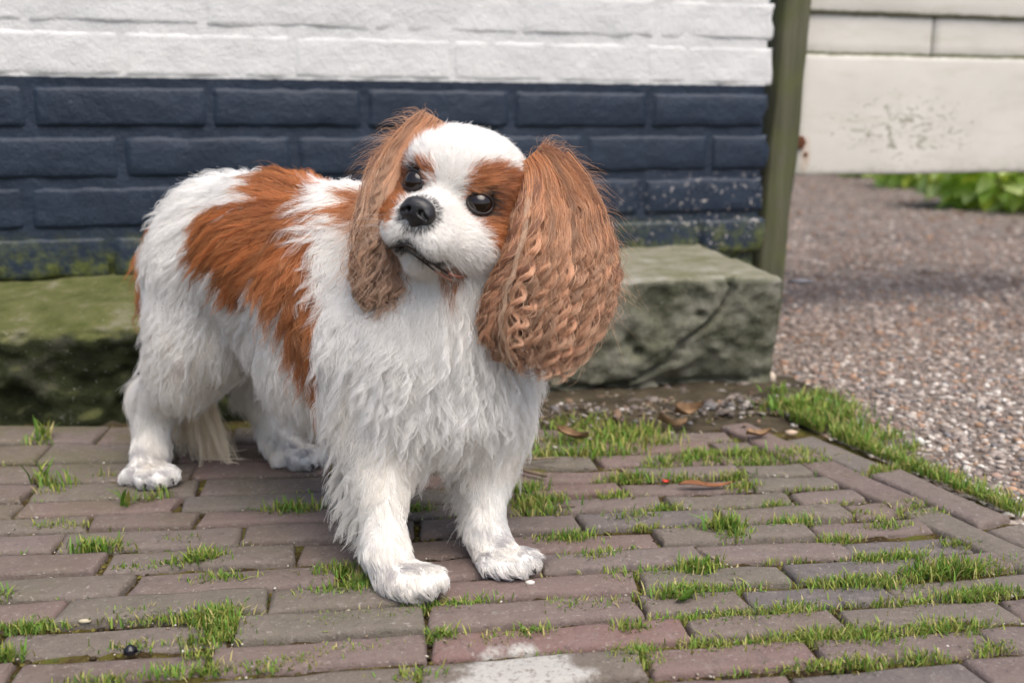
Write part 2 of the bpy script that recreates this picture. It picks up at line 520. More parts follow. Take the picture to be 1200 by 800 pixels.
def paver_mesh(name, quad, seed, parent):
    """one clay paver from the four ground corners of its top (metres), worn round at the edges"""
    q = np.array(quad)
    nu, nv = 13, 6
    def spaced(n, L, e):
        return np.concatenate([[0, e * .35 / L, e / L], np.linspace(e * 2.2 / L, 1 - e * 2.2 / L, n - 6), [1 - e / L, 1 - e * .35 / L, 1]])
    Lu = np.linalg.norm(q[1] - q[0]); Lv = np.linalg.norm(q[3] - q[0])
    us = spaced(nu, Lu, .005); vs = np.array([0, .0016 / Lv, .0055 / Lv, 1 - .0055 / Lv, 1 - .0016 / Lv, 1])
    U, W = np.meshgrid(us, vs, indexing='ij')
    P = ((1 - U) * (1 - W))[..., None] * q[0] + (U * (1 - W))[..., None] * q[1] + (U * W)[..., None] * q[2] + ((1 - U) * W)[..., None] * q[3]
    edge = np.minimum(np.minimum(U, 1 - U) * Lu, np.minimum(W, 1 - W) * Lv)
    z = np.where(edge < 1e-6, -.0042, np.where(edge < .003, -.0008, 0))
    r = np.random.default_rng(seed)
    tilt = r.normal(0, .010, 2); dz = r.normal(0, .0014)
    cen = q.mean(0)
    P2 = P.copy()
    ctr = unit(cen[None] - P) 
    P2 = P + ctr * ((noise(P + seed * .37, 55, 3, 3) * .9 + .15) * .0046 * (edge < .004))[..., None] * np.array([1, 1, 0])
    rel = P - cen
    z = z + dz + rel @ ru * tilt[0] + rel @ rn * tilt[1] * 1.6 + noise(P + seed, 25, 4, 2) * .0011
    P2[..., 2] = z
    Vt = P2.reshape(-1, 3)
    Fc = grid_faces(nu, nv)
    # skirt down into the bed
    ring = [i * nv for i in range(nu)] + [(nu - 1) * nv + j for j in range(1, nv)] + [i * nv + nv - 1 for i in range(nu - 2, -1, -1)] + [j for j in range(nv - 2, 0, -1)]
    low = Vt[ring].copy(); low[:, 2] = -.030
    b = len(Vt)
    sk = [(ring[k], b + k, b + (k + 1) % len(ring), ring[(k + 1) % len(ring)]) for k in range(len(ring))]
    Fc = np.concatenate([Fc, np.array(sk)])
    return mesh(name, np.concatenate([Vt, low]), Fc, M['paver'], parent, origin=(0, .9, 0))

# joints read from the photo, per row (distance along the row, cm)
def s_of(x, y): return toSC(G(x, y))[0]
KNOWN = {}
for a, b in [((147, 693), (400, 682)), ((278, 724), (526, 706)), ((245, 762), (502, 740)), ((318, 785), (580, 762)), ((758, 780), (958, 767)), ((808, 745), (993, 733)),
             ((882, 710), (1056, 700)), ((993, 722), (1183, 712)), ((500, 728), (748, 704)), ((930, 676), (1090, 663)), ((105, 613), (232, 607)), ((52, 528), (52, 528)), ((124, 505), (124, 505))]:
    sa, ca = toSC(G(*a)); sb, cb = toSC(G(*b))
    sm, cm = (sa + sb) / 2, (ca + cb) / 2
    for i in range(len(JL) - 1):
        if joint_c(i, sm) <= cm < joint_c(i + 1, sm):
            KNOWN.setdefault(i, []).extend([sa] if a == b else [sa, sb])
nb = 0
paver_quads = []
for i in range(len(JL) - 1):
    r = np.random.default_rng(100 + i)
    send = edge_s((JL[i] + JR[i]) / 2) - .098
    ks = sorted(KNOWN.get(i, []))
    kk = []
    for k in ks:
        if not kk or k - kk[-1] > .05: kk.append(k)
    if not kk: kk = [-.4 + r.uniform(0, .17)]
    cuts = list(kk)
    x = kk[0]
    while x > -1.0:
        x -= (.170 if r.random() < .8 else .132) + r.normal(0, .004); cuts.append(x)
    x = kk[-1]
    while True:
        x += (.166 if x < .1 else .140) + r.normal(0, .006)
        if x > send - .05: break
        cuts.append(x)
    for a, b in zip(kk[:-1], kk[1:]):
        n = max(1, round((b - a) / .165))
        cuts += [a + (b - a) * j / n for j in range(1, n)]
    cs = sorted(set(round(c, 4) for c in cuts)); cuts = []
    for c in cs:
        if (not cuts or c - cuts[-1] > .06) and c < send - .045: cuts.append(c)
    cuts.append(send)
    for a, b in zip(cuts[:-1], cuts[1:]):
        if b < -.95: continue
        g = .0006 + r.random() * .0012; gc = .0026 + r.random() * .0024
        if a > .1: gc += .0012
        def pt(s, k, sg):
            return SC(s, joint_c(k, s) + sg * gc * (1.1 if sg > 0 else 1.0))
        quad = [pt(a + g, i, 1), pt(b - g, i, 1), pt(b - g, i + 1, -1), pt(a + g, i + 1, -1)]
        paver_mesh('brick', quad, nb, pav); nb += 1
        paver_quads.append((a, b, i))
# edging: two lines of bricks laid along the pavement's outer edge
ed = unit(np.array(SC(edge_s(.5), .5) - SC(edge_s(1.2), 1.2))); en = np.array([-ed[1], ed[0], 0])
for lane, off in enumerate((.052, .003)):
    x = 0.0 + lane * .075
    st = SC(edge_s(1.235), 1.235)
    r = np.random.default_rng(50 + lane)
    while x < .86:
        L = .155 + r.normal(0, .006)
        o = off + r.normal(0, .0015)
        a = st + ed * (x + .002) - en * 0; b = st + ed * (x + L - .002)
        inn = np.array([en[0], en[1], 0]); inn = inn if inn @ ru < 0 else -inn
        quad = [a + inn * (o + .002), b + inn * (o + .002), b + inn * (o + .045), a + inn * (o + .045)]
        if np.cross(quad[1] - quad[0], quad[3] - quad[0])[2] < 0: quad = [quad[1], quad[0], quad[3], quad[2]]
        paver_mesh('brick', quad, 900 + lane * 40 + int(x * 100), pav); nb += 1
        x += L + .003

# earth between the last row and the concrete, banked up against the block
V, Fc = rect_grid(0, 1, 0, 1, 120, 40, lambda P: np.zeros(len(P)))
sv = -1.0 + V[:, 0] * 1.62; cv = 1.325 + V[:, 1] * .06
cn = np.interp(sv, [-.6, -.1, .05, .25, .45, .62], [1.335, 1.33, 1.20, 1.19, 1.19, 1.19])
cv = cn + V[:, 1] * (1.42 - cn)
V = sv[:, None] * ru + cv[:, None] * rn
tt = (cv - cn) / (1.42 - cn)
V[:, 2] = -.008 + .016 * np.clip(tt * 1.6, 0, 1) * np.interp(sv, [-.2, .1], [.3, 1]) + noise(V, 45, 8, 3) * .004
tag(mesh('earth_strip', V, Fc, M['soil'], origin=(.2, 1.3, 0)), kind='structure')

# ================================================================== LEDGE (two concrete plinths at the wall's foot)
def plinth(name, s0, s1, prof, mat, seed, amp, ds=.005, extra=None, cap1=True):
    prof = np.array(prof, float)                   # (c, z) from the foot of the face, up and back to the wall
    seg = np.linalg.norm(np.diff(prof, axis=0), axis=1); tt = np.concatenate([[0], np.cumsum(seg)])
    m = int(tt[-1] / ds) + 1
    q = np.linspace(0, tt[-1], m)
    pc, pz = np.interp(q, tt, prof[:, 0]), np.interp(q, tt, prof[:, 1])
    n = int((s1 - s0) / ds) + 1
    Sg = np.linspace(s0, s1, n)
    B = Sg[:, None, None] * ru + pc[None, :, None] * rn + pz[None, :, None] * np.array([0, 0, 1.0])
    tang = np.stack([np.gradient(pc), np.gradient(pz)], -1); tang = unit(tang)
    nrm = -tang[:, 1:2] * rn + tang[:, 0:1] * np.array([0, 0, 1.0])
    D = noise(B, 14, seed, 4) * amp + noise(B, 60, seed + 5, 3) * amp * .35
    face = np.clip((-nrm @ rn), 0, 1)[None, :]
    D = D * (.28 + .85 * face)
    if extra is not None: D = D + extra(Sg[:, None] + 0 * pz[None], pz[None] + 0 * Sg[:, None], face)
    V = B + D[..., None] * nrm[None]
    # both ends rounded off
    e = np.minimum(Sg - s0, s1 - Sg); k = np.clip(1 - e / .012, 0, 1) ** 2
    V = V - (k * .006)[:, None, None] * nrm[None]
    back = V[:, -1].copy(); back[:, 2] = -.04
    V = np.concatenate([V, back[:, None]], 1)
    mm = m + 1
    Fq = grid_faces(n, mm)
    V = V.reshape(-1, 3)
    Fl = [tuple(f) for f in Fq]
    # the ends: a fan of rows from the outline to its middle
    for a, rev in ((0, False), (n - 1, True)):
        ring = [a * mm + j for j in range(mm)]
        P0 = V[ring]; cen = np.array(P0.mean(0)); sgn = -1 if a == 0 else 1
        prev = ring
        for f, o in ((.75, .004), (.45, .006), (.2, .005)):
            b = len(V)
            L = cen + (P0 - cen) * f
            L = L + ru * sgn * (o + noise(L, 22, seed + 9, 3) * amp * .8)[:, None]
            V = np.concatenate([V, L]); cur = list(range(b, b + mm))
            for j in range(mm):
                k2 = (j + 1) % mm
                q4 = (prev[j], prev[k2], cur[k2], cur[j])
                Fl.append(q4 if rev else q4[::-1])
            prev = cur
        Fl.append(tuple(prev) if rev else tuple(prev[::-1]))
    o = SC((s0 + s1) / 2, prof[0, 0], 0)
    return mesh(name, V, Fl, mat, origin=tuple(o))

def ledge_holes(s, z, face):
    d = 0
    r = np.random.default_rng(4)
    for k in range(26):
        cs, cz, rr = r.uniform(-.85, -.2), r.uniform(.005, .1), r.uniform(.008, .022)
        d = d - .010 * np.exp(-(((s - cs) / rr) ** 2 + ((z - cz) / (rr * .7)) ** 2)) * face
    return d
wall_c = lambda s: None
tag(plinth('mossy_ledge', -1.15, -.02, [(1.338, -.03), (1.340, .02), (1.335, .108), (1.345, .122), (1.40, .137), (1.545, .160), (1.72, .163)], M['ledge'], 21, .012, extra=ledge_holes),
    'low concrete ledge with green moss on top behind the dog, dark crumbling front', 'ledge')

def block_marks(s, z, face):
    # the diagonal crack and the hole of the photo
    a = np.array(toSC(G(705, 470)))[0]; zc = np.array([.0, .028, .050, .085, .13]); scr = a + np.array([-.03, .075, .105, .135, .185])
    sc_at = np.interp(z, zc, scr) + noise(np.stack([s * 0, z, z * 0], -1), 60, 3, 2) * .005
    g = np.exp(-(((s - sc_at) / (.0052 + .006 * np.exp(-((z - .04) / .03) ** 2))) ** 2))
    d = -.016 * g
    d = d - .014 * np.clip((s - sc_at) / .05, 0, 1) * np.clip((.07 - z) / .05, 0, 1)
    hs = toSC(AP(737, 402, SC(0, 1.37), rn))[0]
    d = d - .018 * np.exp(-(((s - hs) / .009) ** 2 + ((z - .080) / .014) ** 2)) - .014 * np.exp(-(((s - hs - .012) / .008) ** 2 + ((z - .064) / .007) ** 2))
    hs2 = toSC(AP(818, 372, SC(0, 1.37), rn))[0]
    d = d - .011 * np.exp(-(((s - hs2) / .007) ** 2 + ((z - .118) / .006) ** 2))
    d = d - .014 * np.exp(-((z - .012) / .006) ** 2) * (noise(np.stack([s, s * 0, z], -1), 30, 9, 2) > -.2)
    return d * face
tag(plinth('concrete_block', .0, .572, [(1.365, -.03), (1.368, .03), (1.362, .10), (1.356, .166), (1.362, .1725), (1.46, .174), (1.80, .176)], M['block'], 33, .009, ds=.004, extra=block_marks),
    'weathered grey concrete block with a diagonal crack beside the post', 'concrete block')

# ================================================================== THE HOUSE WALL
WALL_S1 = onwall(903, 120)[0]
wall = empty('painted_brick_wall', tuple(WP(.6, 0, .16)))
tag(wall, 'house wall of painted bricks, white above and dark blue below', 'wall')
WO = np.array(wall.location)
# mortar: one sheet, thick, closed at the free end
ns = int((WALL_S1 + .5) / .012); nz = int(.86 / .012)
s_, z_ = np.meshgrid(np.linspace(-.5, WALL_S1 - .012, ns), np.linspace(.10, .96, nz), indexing='ij')
B = WALL_P + s_[..., None] * wu + z_[..., None] * np.array([0, 0, 1.0])
dep = np.where(z_ > .4525, -.0010, -.0026) + noise(B, 40, 2, 3) * .0010
dep = dep - .012 * np.clip((.186 - z_) / .02, 0, 1) * (noise(B, 18, 6, 3) > -.25) 
V = B - dep[..., None] * WALL_N
V2 = V + WALL_N * .10
mesh('mortar', np.concatenate([V.reshape(-1, 3), V2[-1].reshape(-1, 3)]),
     np.concatenate([grid_faces(ns, nz), np.array([((ns - 1) * nz + j, ns * nz + j, ns * nz + j + 1, (ns - 1) * nz + j + 1) for j in range(nz - 1)])]), M['wall'], wall, origin=WO)
def wall_brick(s0, s1, z0, z1, proud, seed, ragged=False):
    nu, nv = max(6, int((s1 - s0) / .011)), 8
    us = np.concatenate([[0, .03], np.linspace(.05, .95, nu - 4), [.97, 1]]); vs = np.array([0, .05, .13, .35, .6, .87, .95, 1.0])
    U, W = np.meshgrid(us, vs, indexing='ij')
    L, H = s1 - s0, z1 - z0
    s = s0 + U * L; z = z0 + W * H
    B = WALL_P + s[..., None] * wu + z[..., None] * np.array([0, 0, 1.0])
    eu = np.minimum(U, 1 - U) * L; ev = np.minimum(W, 1 - W) * H
    e = np.minimum(eu, ev)
    corner = np.clip(1 - np.hypot(np.clip(.012 - eu, 0, 1), np.clip(.012 - ev, 0, 1)) / .012, -1, 1)
    d = proud * np.clip(np.minimum(e / (.0075 + .004 * noise(B + seed, 22, 3, 2)), corner * 1.3 + .1), -.5, 1)
    d = np.where(e < 1e-9, -.0046 if z1 < .46 else -.0022, d)
    d = d + noise(B + seed, 30, seed % 50, 3) * .0016 * (e > 1e-9) + noise(B, 130, 8, 2) * .0004
    nx = noise(B + seed * .1, 40, 4, 3) * .0022 * (e < .004)
    B = B + wu * nx[..., None] + np.array([0, 0, 1.0]) * (noise(B + seed * .7, 34, 9, 3) * .0026 * (ev < .004))[..., None]
    if ragged:
        B = B + wu * ((noise(np.stack([z, z * 0, z * 0 + seed], -1), 70, 2, 3) * .006 - .004) * (U > .9))[..., None]
    V = B - d[..., None] * WALL_N
    V = V.reshape(-1, 3); Fc = grid_faces(nu, nv)
    if ragged:
        b = len(V); last = [(nu - 1) * nv + j for j in range(nv)]
        V = np.concatenate([V, V[last] + WALL_N * .10])
        Fc = np.concatenate([Fc, np.array([(last[j], b + j, b + j + 1, last[j + 1]) for j in range(nv - 1)])])
    return mesh('brick', V, Fc, M['wall'], wall, origin=WO)
CH, Z0 = .0735, .4535
sA, sB = onwall(33, 120)[0], onwall(142, 180)[0]
kw = [onwall(x, 70)[0] for x in (143, 342, 530)]
lefts = {0: [onwall(x, 120)[0] for x in (33, 245, 427, 600, 762)], 1: [onwall(x, 180)[0] for x in (142, 345, 540, 686, 832)],
         2: [onwall(x, 235)[0] for x in (30, 236, 425, 600, 752)], 3: [onwall(x, 280)[0] for x in (128, 335, 530, 680, 821)],
         -1: [onwall(x, 70)[0] for x in (143, 342, 530, 640, 755)], -2: [onwall(x, 20)[0] for x in (30, 237, 437, 610, 770)],
         -3: [onwall(x, 70)[0] + .01 for x in (143, 342, 530, 690, 840)], -4: [onwall(x, 20)[0] for x in (30, 237, 437, 610, 770)], -5: [onwall(x, 70)[0] for x in (143, 342, 530, 690, 840)], -6: [onwall(x, 20)[0] for x in (30, 237, 437, 610, 770)]}
kb = 0
for c, js in lefts.items():
    zt = Z0 - c * CH if c >= 0 else Z0 - (c + 1) * CH + CH
    if c >= 0: z1, z0 = zt - .0125, zt - CH + .0005
    else: z0, z1 = zt - CH + .001, zt - .0105
    js = [js[0] - .255 * k for k in (3, 2, 1)] + list(js) + [WALL_S1 + (.004 if c % 2 else 0)]
    if c == 0: z1 -= .002
    for a, b in zip(js[:-1], js[1:]):
        if b - a < .02: continue
        last = b >= WALL_S1 - .001
        gw = .0042 if c >= 0 else .0022
        wall_brick(a + gw, b - (.0 if last else gw), z0, z1, (.0025 if c >= 0 else .0003) + rng.normal(0, .0007 if c >= 0 else .0004), kb, last); kb += 1

# ================================================================== POST AND GATE
PB = A(896, 318, 1.90); PB[2] = 0
topP = A(933, -60, 1.92)
post = empty('wooden_post', (PB[0], PB[1], 0))
tag(post, 'leaning weathered wooden post green with algae beside the wall', 'post')
base = A(896, 318, 1.90) - (topP - A(896, 318, 1.90)) * .42
n = 60
ax = np.linspace(0, 1, n)[:, None] * (topP + (topP - base) * .25 - base) + base
hw, hd = .0285, .030
ring = np.array([(-1, -.82), (-.82, -1), (0, -1.03), (.82, -1), (1, -.82), (1.03, 0), (1, .82), (.82, 1), (-.82, 1), (-1, .82)])
V = ax[:, None] + ring[None, :, 0:1] * hw * gu + ring[None, :, 1:2] * hd * GATE_N
V = V + (noise(V * np.array([1, 1, .15]), 60, 12, 3) * .002)[..., None] * (ring[None, :, 0:1] * gu + ring[None, :, 1:2] * GATE_N)
nr = len(ring)
Fc = [(i * nr + j, i * nr + (j + 1) % nr, (i + 1) * nr + (j + 1) % nr, (i + 1) * nr + j) for i in range(n - 1) for j in range(nr)] + [tuple((n - 1) * nr + j for j in range(nr))]
mesh('post_shaft', V.reshape(-1, 3), Fc, M['post'], post, origin=(PB[0], PB[1], 0))

def ongate(x, y):
    p = AP(x, y, GATE_P, GATE_N); return (p - GATE_P) @ gu, p[2]
gate = empty('board_gate', tuple(GATE_P + gu * .3 + np.array([0, 0, .28])))
tag(gate, 'cream painted gate of wide horizontal boards hanging above the gravel', 'gate')
GO = np.array(gate.location)
def board(s0, s1, z0, z1, d, th, seed, slope=0.0, lean=0.0):
    nu, nv = 40, 9
    us = np.linspace(s0, s1, nu); vs = np.array([0, .012, .05, .25, .5, .75, .95, .988, 1])
    U, W = np.meshgrid(us, vs, indexing='ij')
    z = z0 + W * (z1 - z0) + slope * (U - s0)
    e = np.minimum(W, 1 - W) * (z1 - z0)
    dd = d + lean * (1 - W) - np.clip(.004 - e, 0, 1) * .6
    B = GATE_P + U[..., None] * gu + z[..., None] * np.array([0, 0, 1.0])
    B = B + np.array([0, 0, 1.0]) * (noise(B, 18, seed, 3) * .0012 * (e < .002))[..., None]
    dd = dd + noise(B * np.array([1, 1, 6]), 9, seed, 3) * .0007
    Fr = B - dd[..., None] * GATE_N
    Bk = B - (d - th) * GATE_N
    a = Fr.reshape(-1, 3); b = Bk.reshape(-1, 3); nn = len(a)
    Fc = [tuple(f) for f in grid_faces(nu, nv)] + [tuple(x + nn for x in f[::-1]) for f in grid_faces(nu, nv)]
    ringi = [i * nv for i in range(nu)] + [(nu - 1) * nv + j for j in range(1, nv)] + [i * nv + nv - 1 for i in range(nu - 2, -1, -1)] + [j for j in range(nv - 2, 0, -1)]
    for k in range(len(ringi)):
        i, j = ringi[k], ringi[(k + 1) % len(ringi)]
        Fc.append((j, i, i + nn, j + nn))
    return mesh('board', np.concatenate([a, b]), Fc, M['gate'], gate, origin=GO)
g0 = ongate(934, 120)[0] - .01
zb, zt = ongate(940, 205)[1], ongate(945, 64)[1]
board(g0, .95, zb, zt, .012, .022, 1)
m0, m1 = ongate(945, 61)[1], ongate(945, 10)[1]
jx = ongate(1092, 40)[0]
board(g0 + .004, jx - .003, zt + .0008, m1 + .01, .004, .014, 2)
board(jx + .003, .95, zt + .0008, m1 + .01, .0045, .014, 3)
u0 = ongate(945, 14.5)[1]
board(g0 - .004, .95, u0, u0 + .125, .014, .02, 4)
board(g0, .95, u0 + .130, u0 + .25, .010, .02, 5)
# the upright batten on the back that carries the boards
def boxv(c, ux, hx, uy, hy, uz, hz):
    V = [c + sx * hx * ux + sy * hy * uy + sz * hz * uz for sx in (-1, 1) for sy in (-1, 1) for sz in (-1, 1)]
    return np.array(V), [(0, 1, 3, 2), (4, 6, 7, 5), (0, 4, 5, 1), (2, 3, 7, 6), (0, 2, 6, 4), (1, 5, 7, 3)]
UZ = np.array([0, 0, 1.0])
for sx in (.06, .85):
    zmid = (zb + u0 + .25) / 2
    V, Fc = boxv(GATE_P + gu * sx + GATE_N * .026 + UZ * zmid, gu, .03, GATE_N, .0145, UZ, (u0 + .25 - zb) / 2 - .01)
    mesh('batten', V, Fc, M['gate'], gate, origin=GO, smooth=False)
b = AP(936, 167, GATE_P - GATE_N * .012, GATE_N)
th = np.linspace(0, 2 * math.pi, 7)[:-1]
V = [b - GATE_N * d + r * (np.cos(t) * gu + np.sin(t) * UZ) for d, r in ((-.004, .014), (.004, .014), (.008, .0115), (.009, .004)) for t in th]
Fc = [(i * 6 + j, i * 6 + (j + 1) % 6, (i + 1) * 6 + (j + 1) % 6, (i + 1) * 6 + j) for i in range(3) for j in range(6)] + [tuple(18 + j for j in range(6))]
mesh('rusty_bolt', V, Fc, M['rust'], gate, origin=GO, smooth=False)
b = AP(944, 181, GATE_P - GATE_N * .012, GATE_N)
V = [b - GATE_N * d + r * (np.cos(t) * gu + np.sin(t) * UZ) for d, r in ((-.003, .004), (.002, .004), (.003, .002)) for t in th]
Fc = [(i * 6 + j, i * 6 + (j + 1) % 6, (i + 1) * 6 + (j + 1) % 6, (i + 1) * 6 + j) for i in range(2) for j in range(6)] + [tuple(12 + j for j in range(6))]
mesh('nail_head', V, Fc, M['rust'], gate, origin=GO, smooth=False)
# a flat grey stone on the block's corner, in front of the post
c0 = G(935, 329, .176)
sv = IV * np.array([.024, .009, .005]) * (1 + noise(IV, 2, 3, 2) * .2)[:, None]
rotz = np.array([[.95, .3, 0], [-.3, .95, 0], [0, 0, 1]])
c1 = A(938, 330, 1.76)
tag(mesh('slate_chip', sv @ rotz.T + c1, IF, M['metal'], origin=tuple(c1)), 'flat grey slate chip on the corner of the concrete block', 'stone chip')

# ================================================================== PLANTS BEYOND THE GATE
def bush(name, label, centre, rad, n, leaf, cols, seed, group=None):
    r = np.random.default_rng(seed)
    e = empty(name, tuple(centre))
    tag(e, label, 'bush', group)
    P = r.normal(0, 1, (n, 3)); P = unit(P) * (r.random((n, 1)) ** .22)
    P = P * np.array(rad) + np.array([0, 0, rad[2] * .95])
    P += noise(P, 5, seed, 2)[:, None] * .05
    P[:, 2] = np.abs(P[:, 2])
    out = unit(P - np.array([0, 0, rad[2] * .5]))
    d = unit(out * [1, 1, .3] + r.normal(0, .40, (n, 3)) - np.array([0, .25, .45]))
    sd_ = unit(np.cross(d, np.array([0, 0, 1.0]) + r.normal(0, .35, (n, 3)))); nn = np.cross(sd_, d)
    L = leaf * r.uniform(.6, 1.3, (n, 1)); Wd = L * r.uniform(.22, .34, (n, 1))
    t = [(0, 0, 0), (.3, 1, .06), (.3, -1, .06), (.65, .85, .02), (.65, -.85, .02), (1, 0, -.14), (.35, 0, -.03), (.68, 0, -.06)]
    V = np.stack([P + d * L * a + sd_ * Wd * b + nn * L * c for a, b, c in t], 1)
    f = np.array([(0, 6, 1), (0, 2, 6), (1, 6, 7), (1, 7, 3), (2, 7, 6), (2, 4, 7), (3, 7, 5), (4, 5, 7)])
    Ff = (f[None] + (np.arange(n) * 8)[:, None, None]).reshape(-1, 3)
    C = np.array(cols)[r.integers(0, len(cols), n)] * r.uniform(.75, 1.25, (n, 1))
    lv = mesh('leaves', (V + centre).reshape(-1, 3), Ff, M['leaf'], e, origin=centre, colors=np.repeat(C, 8, 0))
    lv['kind'] = 'stuff'
    VV, FF = [], []
    for k in range(7):
        a = r.uniform(0, 6.28); q = np.array([np.cos(a), np.sin(a), 0]) * rad[0] * .6
        path = [np.array([0, 0, -.03]), q * .3 + [0, 0, rad[2] * .5], q + [0, 0, rad[2] * 1.2]]
        v, fc = tube(np.array(path) + centre, [.009, .007, .003], 6)
        o = sum(len(x) for x in VV); VV.append(v); FF += [tuple(i + o for i in g) for g in fc]
    mesh('stems', np.concatenate(VV), FF, M['twig'], e, origin=centre)
BR = [(.60, .76, .22), (.48, .68, .14), (.68, .80, .34), (.66, .72, .12)]  # sunlight put into the leaf colours, paler than real foliage
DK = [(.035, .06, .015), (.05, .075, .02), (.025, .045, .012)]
def gp(x, y): 
    p = G(x, y); return np.array([p[0], p[1], -.03])
bush('leafy_bush', 'bright green leafy bush beside the gravel below the gate, nearest the photo edge', gp(1195, 246), (.42, .35, .26), 700, .13, BR, 3)
bush('leafy_bush', 'pale green leafy bush in the middle of the gap below the gate', gp(1118, 222), (.40, .35, .24), 650, .13, BR, 4)
bush('low_weed', 'small bright green weed at the far end of the gravel, next to the gate bottom', gp(1032, 208), (.28, .25, .14), 200, .12, BR, 5)
bush('dark_shrub', 'dark green shrub behind the pale bushes', gp(1092, 207) + [.2, .25, 0], (.8, .5, .40), 2600, .09, DK, 6)
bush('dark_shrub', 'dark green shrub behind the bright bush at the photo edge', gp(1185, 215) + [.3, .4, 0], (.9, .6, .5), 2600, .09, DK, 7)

# ================================================================== THE DOG: one continuous body
def rc_sdf(P, a, b, ra, rb):
    ab = b - a; L2 = ab @ ab + 1e-12
    t = np.clip(((P - a) @ ab) / L2, 0, 1)
    return np.linalg.norm(P - a - t[:, None] * ab, axis=1) - (ra + (rb - ra) * t)
def ell_sdf(P, c, r, Rm):
    q = (P - c) @ Rm                                # into the ellipsoid's frame
    k0 = np.linalg.norm(q / r, axis=1); k1 = np.linalg.norm(q / (r * r), axis=1) + 1e-9
    return k0 * (k0 - 1) / k1
def smin(a, b, k):
    h = np.clip(.5 + .5 * (b - a) / k, 0, 1)
    return b + (a - b) * h - k * h * (1 - h)
def surface_nets(f, lo, hi, res):
    n = np.ceil((hi - lo) / res).astype(int) + 1
    ax = [lo[i] + res * np.arange(n[i]) for i in range(3)]
    X, Y, Z = np.meshgrid(*ax, indexing='ij')
    Vv = f(np.stack([X, Y, Z], -1).reshape(-1, 3)).reshape(n)
    cs = [(a, b, c) for a in (0, 1) for b in (0, 1) for c in (0, 1)]
    cn = n - 1
    corner = {c: Vv[c[0]:c[0] + cn[0], c[1]:c[1] + cn[1], c[2]:c[2] + cn[2]] for c in cs}
    acc = np.zeros((*cn, 3)); cnt = np.zeros(cn)
    for a in cs:
        for d in range(3):
            if a[d]: continue
            b = list(a); b[d] = 1; b = tuple(b)
            va, vb = corner[a], corner[b]
            m = (va < 0) != (vb < 0)
            t = np.where(m, va / (va - vb + 1e-20), 0)
            p = np.zeros((*cn, 3))
            for e in range(3): p[..., e] = a[e]
            p[..., d] = t
            acc += p * m[..., None]; cnt += m
    act = cnt > 0
    idx = -np.ones(cn, int); idx[act] = np.arange(act.sum())
    base = np.stack(np.nonzero(act), -1)
    V = lo + res * (base + acc[act] / cnt[act][:, None])
    quads = []
    for d in range(3):
        o = [e for e in range(3) if e != d]
        sl = [slice(0, n[e]) for e in range(3)]
        A0 = [slice(None)] * 3; B0 = [slice(None)] * 3
        A0[d] = slice(0, n[d] - 1); B0[d] = slice(1, n[d])
        va, vb = Vv[tuple(A0)], Vv[tuple(B0)]
        m = (va < 0) != (vb < 0)
        I = np.stack(np.nonzero(m), -1)
        ok = np.ones(len(I), bool)
        for e in o: ok &= (I[:, e] > 0) & (I[:, e] < n[e] - 1)
        I = I[ok]; inside = va[tuple(I.T)] < 0
        c = []
        for x, y in ((-1, -1), (0, -1), (0, 0), (-1, 0)):
            J = I.copy(); J[:, o[0]] += x; J[:, o[1]] += y
            c.append(idx[tuple(J.T)])
        q = np.stack(c, -1)
        flip = inside if d != 1 else ~inside
        q[~flip] = q[~flip][:, ::-1]
        quads.append(q)
    return V, np.concatenate(quads)

DFWD = unit(np.array([.71, -.70, 0.])); DRIGHT = np.array([DFWD[1], -DFWD[0], 0])
DOWN = np.array([0, 0, -1.0]); BACK = -DFWD
DOG0 = np.array([-.19, .94, 0.0])

# head frame: x to the dog's left, y forward out of the muzzle, z up
HY, HP, HR = R(14), R(11), R(17)
fwd = np.array([-math.sin(HY) * math.cos(HP), -math.cos(HY) * math.cos(HP), math.sin(HP)])
left0 = np.array([math.cos(HY), -math.sin(HY), 0]); up0 = np.cross(fwd, left0)
lx = math.cos(HR) * left0 - math.sin(HR) * up0; uz = math.sin(HR) * left0 + math.cos(HR) * up0
HM = np.stack([lx, fwd, uz], 1)                     # columns
HO = A(525, 227, .80)
def H(x, y, z): return HO + HM @ np.array([x, y, z], float)

PR = []                                            # (kind, params, blend, tag)
def rc(tagname, a, b, ra, rb=None, k=.028): PR.append(('r', (np.array(a), np.array(b), ra, ra if rb is None else rb), k, tagname))
def el(tagname, c, r, Rm=np.eye(3), k=.012): PR.append(('e', (np.array(c), np.array(r, float), Rm), k, tagname))

P1, P2, P3, P4 = A(272, 290, 1.085), A(335, 302, 1.01), A(420, 335, .945), A(502, 402, .875)
rc('rump', P1, P2, .076, .074, .03); rc('trunk', P2, P3, .078, .086, .03); rc('chest', P3, P4, .086, .078, .03)
rc('belly', A(340, 385, 1.01), A(400, 420, .94), .052, .06, .03); rc('belly', A(400, 420, .94), A(480, 440, .89), .06, .06, .03)
rc('chest', A(505, 430, .865), A(520, 470, .86), .060, .05, .03)
rc('neck', A(490, 385, .875), A(528, 295, .845), .072, .056, .03)
